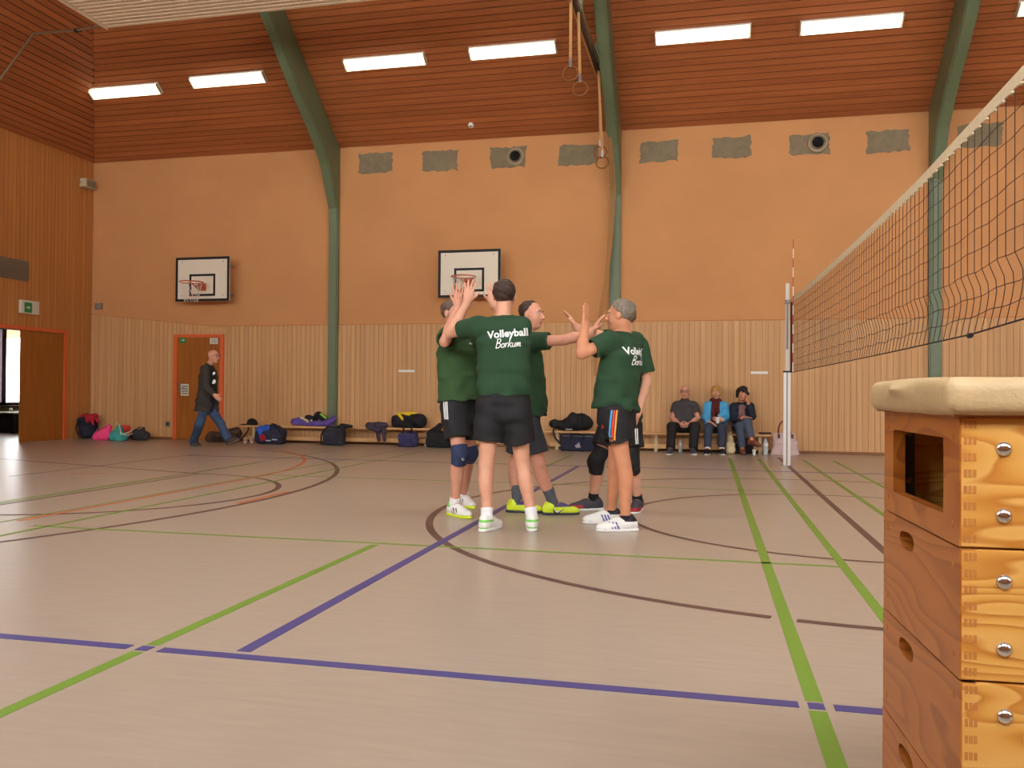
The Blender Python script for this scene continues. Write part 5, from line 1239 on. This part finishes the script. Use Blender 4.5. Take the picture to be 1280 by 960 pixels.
b = person('player in green shirt with navy knee pad high-fiving the player seen from behind', J, dict(face=(.85, -.35, .05), chest=(.8, -.6, 0), skin=SK3, hair=dict(front=(.075, .088), nape=(-.075, -.09), grow=.006), haircol=H_mid,
    shirt=dict(mat=mat('faded green jersey', (50, 78, 40), .85, .06, 10), hem=-.085, sleeve=.6, w=(.2, .198, .195, .195, .16), d=(.16, .16, .15, .14, .105), belly=.01, seed=8, sr=(.082, .082)), pants=dict(mat=M_blks, len=.66, r=(.105, .11), w=(.17, .18), top=.12, seed=6), socks=(M_wsock, .06),
    kneepad={'R': (M_pnav, .065, .095), 'L': (M_pnav, .06, .08)}, shoes=dict(mats=[M_wleather, M_bshoe, M_lime, M_neon], sole=M_neon, paint=pb)))
for k in range(3): px_decal('stripe', b['pants'], [(554.2 + k * 2.1, 502), (556 + k * 2.0, 524)], 6.7, .008, M_print, b['pants'])
poly_decal('emblem', b['shirt'], [(-.5, .5), (.5, .1), (.1, -.05), (.4, -.5), (-.1, -.1), (-.45, -.2)], P(588, 429, 6.75), CR, CU, .028, M_print, b['shirt'])
poly_decal('emblem', b['padR'], [(-.5, .2), (0, -.5), (.5, 0), (.1, .1), (.2, .5)], P(578, 575, 6.6), CR, CU, .03, mat('pale print', (170, 170, 160), .7), b['padR'])
tb_ = MB().tube([b['H'].P(-.07, -.02, -.07), b['H'].P(-.03, -.07, -.085), b['H'].P(.03, -.07, -.085)], .006); 

# ---- the smiling player behind, arm stretched out to the right
J = dict(head=P(664, 394, 7.05), neck=P(658.5, 416, 7.06), shR=P(664, 427, 6.9), shL=P(660, 425, 7.22), elR=P(706, 425, 6.84), wrR=P(740, 415.5, 6.92), elL=P(650, 462, 7.32), wrL=P(662, 495, 7.26),
         hipR=P(656, 518, 6.96), hipL=P(655, 518, 7.14), knR=P(673, 579, 6.98), knL=P(645, 579, 7.16),
         feet={'R': toe_heel((679, 643.5), (717, 643)), 'L': toe_heel((634, 640), (668, 641))},
         handR=((.55, .1, 1), (1, .3, -.2), (0, -.4, .6), .3, .1), handL=((.2, 0, -1), (.2, 1, 0), (1, 0, 0), .05, .2))
def pc_(u, v, w): return np.where((w > .07) & (v > .0), 1, np.where((w < .02) & (v > .15), 1, 0))
c_ = person('smiling player with receding hair, neon yellow shoes and arm stretched out', J, dict(face=(1, -.22, -.06), chest=(1, -.12, 0), skin=SK3, hair=dict(front=(.035, .116), nape=(-.075, -.095), grow=.006), haircol=H_brown,
    shirt=dict(mat=M_shirt, hem=.0, sleeve=.55, w=(.2, .19, .19, .185, .15), d=(.165, .165, .15, .135, .105), belly=.025, seed=12), pants=dict(mat=mat('charcoal sport fabric', (46, 47, 52), .8, .08, 8), len=.80, r=(.105, .108), seed=7), socks=(M_gsock, .14),
    shoes=dict(mats=[M_neon, mat('purple lace', (74, 64, 104), .6)], sole=M_dsole, paint=pc_)))
for s_, Yp in (('R', 6.9), ('L', 7.05)):
    shoe, Q = c_['shoe' + s_]; fd = nv(Q(0, 1, 0) - Q(0, 0, 0))
    sw = [(-.5, .18), (-.42, -.12), (-.22, -.26), (.02, -.2), (.6, .22), (.05, -.06), (-.2, -.08), (-.34, .02)]
    poly_decal('swoosh_ground', shoe, [(x * 1.25, y * 1.6 - .02) for x, y in sw], Q(.06, .035, .042), fd, UPV, .075, M_bshoe, shoe, .0035)
    poly_decal('swoosh', shoe, sw, Q(.06, .035, .042), fd, UPV, .075, M_print, shoe, .006)

# ---- the grey-haired player on the right, back half turned
J = dict(head=P(776, 394.5, 6.47), neck=P(779, 417, 6.5), shL=P(761, 427, 6.34), shR=P(793, 427, 6.64), elL=P(727, 442, 6.22), wrL=P(731, 408.5, 6.30), elR=P(780, 468, 6.78), wrR=P(766, 494, 6.74),
         hipL=P(767, 518, 6.38), hipR=P(775, 518, 6.56), knL=P(779, 578, 6.38), knR=P(769, 581, 6.62),
         feet={'L': toe_heel((796, 663.5), (749, 664)), 'R': toe_heel((777, 654), (740, 654))},
         handL=((.06, .05, 1), (-1, .35, .1), (0, 1, 0), .14, .05), handR=((-.3, 0, -1), (-.3, 1, 0), (-1, 0, 0), .05, .2))
def pd_(u, v, w): return np.where((w > .074) & (v < .02), 1, np.where((w < .022) & (np.sin(v * 120) > .5), 1, 0))
d = person('grey-haired player in green shirt and black shorts with blue, red and orange stripes', J, dict(face=(-1, .22, 0), chest=(-.92, .39, 0), skin=SK2, hair=dict(front=(.062, .092), nape=(-.085, -.085), grow=.009), haircol=H_grey,
    shirt=dict(mat=M_shirt, hem=-.035, sleeve=.58, w=(.20, .20, .195, .195, .16), d=(.165, .165, .155, .145, .11), belly=.02, seed=21), pants=dict(mat=M_blks, len=.60, r=(.112, .118), w=(.165, .18), seed=9), socks=(M_bsock, .02),
    shoes=dict(mats=[M_wleather, M_bshoe], sole=M_wleather, paint=pd_)))
for k, cc in enumerate(((70, 150, 196), (214, 58, 56), (226, 146, 56))):
    px_decal('stripe', d['pants'], [(766 + k * 3.4, 513), (764.2 + k * 3.3, 530), (763.3 + k * 3.2, 544), (764.6 + k * 2.6, 548 + k * 1.6)], 6.2, .013, mat('stripe %d' % k, cc, .7), d['pants'], .004)
poly_decal('emblem', d['pants'], [(-.5, -.4), (.5, -.4), (0, .5)], P(754.5, 533.5, 6.2), CR, CU, .032, mat('red print', (196, 44, 50), .7), d['pants'], .004)
for s_ in 'LR':
    shoe, Q = d['shoe' + s_]; fd = nv(Q(0, 1, 0) - Q(0, 0, 0))
    for k in range(3): poly_decal('stripe', shoe, [(-.35, .5), (-.12, .5), (.35, -.5), (.12, -.5)], Q(-.06, .025 + k * .024, .05), -fd, UPV, .05, mat('blue stripe', (62, 62, 150), .6), shoe, .007)
back_text(d, neck_ := (Vector(J['neck']) - UPV * .165 - d['cf'] * .1), nv(d['rt']), UPV, .30, .185, .078)

# ---- the player behind him, one arm hanging, black knee pads
J = dict(head=P(779, 399, 7.42), neck=P(784, 420, 7.45), shL=P(799, 432, 7.36), shR=P(768, 431, 7.58), elL=P(808.5, 476, 7.38), wrL=P(797.5, 516, 7.28), elR=P(752, 420, 7.36), wrR=P(720, 409, 7.25),
         hipL=P(788, 524, 7.4), hipR=P(768, 524, 7.52), knL=P(789.5, 577, 7.36), knR=P(746, 577, 7.42),
         feet={'R': toe_heel((753, 637.5), (718, 638)), 'L': toe_heel((799, 637), (789, 645))},
         handL=((-.28, -.1, -1), (-1, .3, .2), (-.5, -1, 0), .04, .16), handR=((-.5, 0, .8), (-1, -.2, -.5), (0, -.5, 1), .04, .1))
def pe(u, v, w): return np.where((v > .1) & (w < .05), 1, 0)
e2 = person('player behind the grey-haired man, black knee pads, one arm hanging down', J, dict(face=(-.9, -.3, 0), chest=(-.72, -.7, 0), skin=SK1, hair=dict(front=(.07, .09), nape=(-.08, -.09), grow=.006), haircol=H_mid,
    shirt=dict(mat=M_shirt, hem=.04, sleeve=.78, w=(.2, .195, .195, .195, .16), seed=31, sr=(.08, .088)), pants=dict(mat=M_blks, len=.66, r=(.105, .112), seed=11), socks=(M_bsock, .06),
    kneepad={'R': (MATS['black sport fabric'], .13, .11), 'L': (MATS['black sport fabric'], .13, .11)}, shoes=dict(mats=[mat('graphite shoe', (62, 58, 66), .6), mat('crimson toe', (158, 32, 44), .5)], sole=M_wleather, paint=pe)))
for k in range(2): px_decal('stripe', e2['pants'], [(795 + k * 2.6, 536), (796.2 + k * 2.4, 562)], 7.25, .010, M_print, e2['pants'])

# ---- the man walking past the door
J = dict(head=P(267, 445.5, 13.72), neck=P(261.5, 456.5, 13.75), shR=P(256, 462, 13.58), shL=P(262, 462, 13.93), elR=P(257.5, 484, 13.5), wrR=P(268.5, 494, 13.46), elL=P(262, 485, 14.0), wrL=P(268, 500, 13.98),
         hipR=P(257, 507, 13.68), hipL=P(260, 507, 13.82), knR=P(249, 531, 13.66), knL=P(276, 530, 13.84),
         feet={'R': toe_heel((239, 557.5), (257, 559)), 'L': (P(287.5, 555.5, 13.80), nv((1, -.15, .38)), nv((-.38, .05, 1)))},
         handR=((.65, -.1, -.5), (-.2, 1, .1), (.3, 0, 1), .03, .75), handL=((.5, 0, -.8), (0, -1, 0), (1, 0, 0), .04, .3))
def pw(u, v, w): return np.where((w < .03), 1, 0)
w_ = person('bald man with glasses in dark jacket and jeans walking past the back door', J, dict(face=(1, -.12, -.05), chest=(1, -.15, 0), skin=SK3, vox=.008, cvox=.010, haircol=H_mid,
    shirt=dict(name='jacket', mat=mat('dark olive jacket', (54, 48, 42), .8, .12, 12), hem=.10, sleeve=2, open=1, ow=.085, inner=mat('black printed shirt', (34, 32, 36), .8), sr=(.085, .075), w=(.245, .225, .19, .195, .16), d=(.20, .175, .145, .14, .11), seed=41, collar=1),
    pants=dict(name='jeans', mat=mat('blue jeans', (56, 76, 104), .85, .22, 9), len=2, r=(.094, .078), rb=.075, cuff=-.02, seed=13, w=(.15, .155), d=(.11, .115)), shoes=dict(mats=[mat('brown shoe', (72, 60, 50), .6), M_dsole], sole=mat('olive sole', (110, 100, 76), .6), paint=pw)))
H = w_['H']
gl = MB()
for q in (-1, 1):
    gl.tube([H.P(q * .033 + .024 * math.cos(t * math.pi / 6), .104, .010 + .018 * math.sin(t * math.pi / 6)) for t in range(12)], .0025, 6, close=True); gl.tube([H.P(q * .057, .104, .012), H.P(q * .076, .0, .012)], .0025, 6)
gl.tube([H.P(-.01, .108, .013), H.P(.01, .108, .013)], .0025, 6); o_ = gl.build('glasses', M_black, w_['T'])
for k, (x_, y_, s_) in enumerate(((267.8, 466.5, .06), (268.0, 477, .085))):
    poly_decal('print', w_['inner'], [(-.5, -.4), (.0, -.5), (.35, .0), (.1, .5), (-.3, .3)], P(x_, y_, 13.6), CR, CU, s_, M_print, w_['inner'], .006)

# ---- three spectators on the bench
def seat_feet(l, r): return {'L': (PZ(*l) + Vector((0, .17, 0)), nv((.12, -1, 0))), 'R': (PZ(*r) + Vector((0, .17, 0)), nv((-.12, -1, 0)))}
J = dict(head=P(856, 490, 15.40), neck=P(856, 500.5, 15.46), shR=P(845.5, 507, 15.47), shL=P(867.5, 507, 15.47), elR=P(840.5, 522.5, 15.42), elL=P(872.5, 522.5, 15.42), wrR=P(849.5, 530.5, 15.22), wrL=P(860.5, 530.5, 15.22),
         hipR=P(850, 533.3, 15.44), hipL=P(862, 533.3, 15.44), knR=P(840, 533.5, 15.05), knL=P(869, 533.5, 15.05), feet=seat_feet((866, 568.5), (837.5, 568.5)),
         handR=((1, -.5, -.25), (0, 1, .6), (0, 0, 1), .05, .3), handL=((-1, -.5, -.3), (0, 1, .6), (0, 0, 1), .05, .3))
M_gshoe = mat('grey canvas shoe', (70, 70, 74), .7)
far = dict(vox=.0075, cvox=.010)
s1 = person('bald spectator with glasses in a dark grey polo shirt, hands clasped', J, dict(face=(-.05, -1, -.04), skin=SK3, haircol=H_mid, **far,
    shirt=dict(mat=mat('grey polo', (66, 62, 62), .85, .06, 14), hem=.05, sleeve=.62, w=(.19, .19, .19, .195, .16), d=(.15, .15, .14, .135, .105), seed=51, collar=1, sr=(.078, .08)), pants=dict(name='trousers', mat=M_blks, len=2, r=(.095, .085), rb=.08, cuff=-.0, seed=14),
    socks=(M_gsock, .03), shoes=dict(mats=[M_gshoe, M_wleather], sole=M_wleather)))
H = s1['H']; gl = MB()
for q in (-1, 1):
    gl.tube([H.P(q * .033 + .024 * math.cos(t * math.pi / 6), .106, .010 + .017 * math.sin(t * math.pi / 6)) for t in range(12)], .003, 6, close=True); gl.tube([H.P(q * .057, .104, .012), H.P(q * .078, .0, .012)], .003, 6)
gl.build('glasses', M_black, s1['T'])
J = dict(head=P(895, 490.5, 15.40), neck=P(894.5, 500.5, 15.46), shR=P(885.5, 507.5, 15.47), shL=P(904.5, 507.5, 15.47), elR=P(881.5, 522, 15.43), elL=P(908, 522.5, 15.43), wrR=P(886.5, 528, 15.2), wrL=P(902.5, 525, 15.16),
         hipR=P(889, 533.4, 15.44), hipL=P(899, 533.4, 15.44), knR=P(885.5, 534, 15.05), knL=P(903, 534, 15.05), feet=seat_feet((902.5, 568.8), (884.5, 568.8)),
         handR=((.8, -.6, -.2), (0, 0, -1), (.2, -1, 0), .05, .25), handL=((-.85, -.45, .1), (-.1, .6, .05), (.1, 0, 1), .05, .42))
m_jean = mat('dark jeans', (52, 58, 74), .85, .15, 10)
s2 = person('blonde spectator in an open light blue jacket holding a white cup', J, dict(face=(.02, -1, -.04), skin=SK1, hs=.95, girth=.92, bulk=.9, **far, haircol=H_blond, hair=dict(front=(.105, .045), nape=(-.07, -.12), grow=.016, rough=.006, extra=(((-.07, .02, -.02), (.022, .05, .055)), ((.07, .02, -.02), (.022, .05, .055)), ((.0, .07, .075), (.06, .03, .03)))),
    shirt=dict(name='jacket', mat=mat('light blue jacket', (74, 160, 206), .6, .08, 9), hem=.08, sleeve=2, open=1, inner=mat('black knit', (30, 28, 30), .85), sr=(.088, .08), w=(.215, .2, .195, .195, .165), d=(.16, .15, .145, .14, .11), seed=61, collar=1),
    pants=dict(name='jeans', mat=m_jean, len=2, r=(.092, .074), rb=.06, cuff=.03, seed=15), socks=(M_wsock, .05), shoes=dict(mats=[M_bshoe, M_wleather], sole=M_wleather, k=.92)))
T = s2['T']; n0 = Vector(J['neck']); cf = s2['cf']
lump(T, 'scarf', [(rc(n0 + Vector((-.06, -.03, .0)), n0 + Vector((.06, -.03, 0)), .045, .045), .03), (rc(n0 + Vector((-.03, -.1, -.02)), n0 + Vector((-.05, -.165, -.36)), .035, .04), .03), (rc(n0 + Vector((.03, -.1, -.02)), n0 + Vector((.035, -.15, -.2)), .035, .035), .03)], mat('black red scarf', (84, 26, 26), .85, .6, 30), 63, .005, .009)
hp_ = Vector(J['wrL']) + nv(J['handL'][0]) * .085 + Vector((-.0, -.035, -.01))
t = thing('paper_cup', 'white paper cup held by the woman in the blue jacket', 'cup', hp_ - Vector((0, 0, .055)))
MB().lathe(hp_ - Vector((0, 0, .055)), (0, 0, 1), [(0, .027), (.105, .037), (.108, .038), (.109, .035), (.012, .025)], 16).build('cup_wall', M_white, t)
MB().lathe(hp_ + Vector((0, 0, .03)), (0, 0, 1), [(0, .032), (.003, .0325)], 14).build('drink', mat('coffee', (60, 38, 24), .3), t)
J = dict(head=P(928, 492.5, 15.34), neck=P(927, 502.5, 15.43), shR=P(918, 508.5, 15.46), shL=P(937.5, 508.5, 15.44), elR=P(917, 524, 15.36), elL=P(941, 521, 15.24), wrR=P(928, 522.5, 15.10), wrL=P(935.6, 505, 15.26),
         hipR=P(922, 533.4, 15.44), hipL=P(933, 533.4, 15.44), knR=P(934, 527.5, 15.02), knL=P(924.5, 533, 15.05),
         feet={'L': (PZ(928.5, 569) + Vector((0, .17, 0)), nv((.05, -1, 0))), 'R': (P(939, 556.5, 14.98), nv((.75, -.75, -.12)), nv((.05, -.1, 1)))},
         handR=((.95, -.25, .15), (0, -.2, -1), (0, -1, .2), .06, .2), handL=((-.08, .1, 1), (-.9, .3, 0), (0, -1, 0), .06, .1))
s3 = person('dark curly-haired spectator in navy cardigan, legs crossed, cheek resting on hand', J, dict(face=(-.08, -1, -.06), skin=SK2, hs=.95, girth=.9, bulk=.9, **far, haircol=H_black, hair=dict(front=(.098, .06), nape=(-.07, -.11), grow=.026, rough=.009, extra=(((-.085, .02, .0), (.03, .055, .06)), ((.085, .02, .0), (.03, .055, .06)), ((.0, .075, .085), (.075, .035, .03)))),
    shirt=dict(name='cardigan', mat=mat('navy cardigan', (28, 36, 50), .85, .12, 14), hem=.07, sleeve=2, open=1, inner=mat('mauve top', (128, 92, 88), .8), sr=(.078, .07), w=(.195, .185, .185, .185, .155), seed=71),
    pants=dict(name='jeans', mat=mat('grey blue jeans', (72, 82, 98), .85, .15, 10), len=2, r=(.092, .074), rb=.064, cuff=.04, seed=16), shoes=dict(mats=[mat('brown boot', (112, 56, 40), .5)], sole=M_dsole, high=.15, k=.92)))
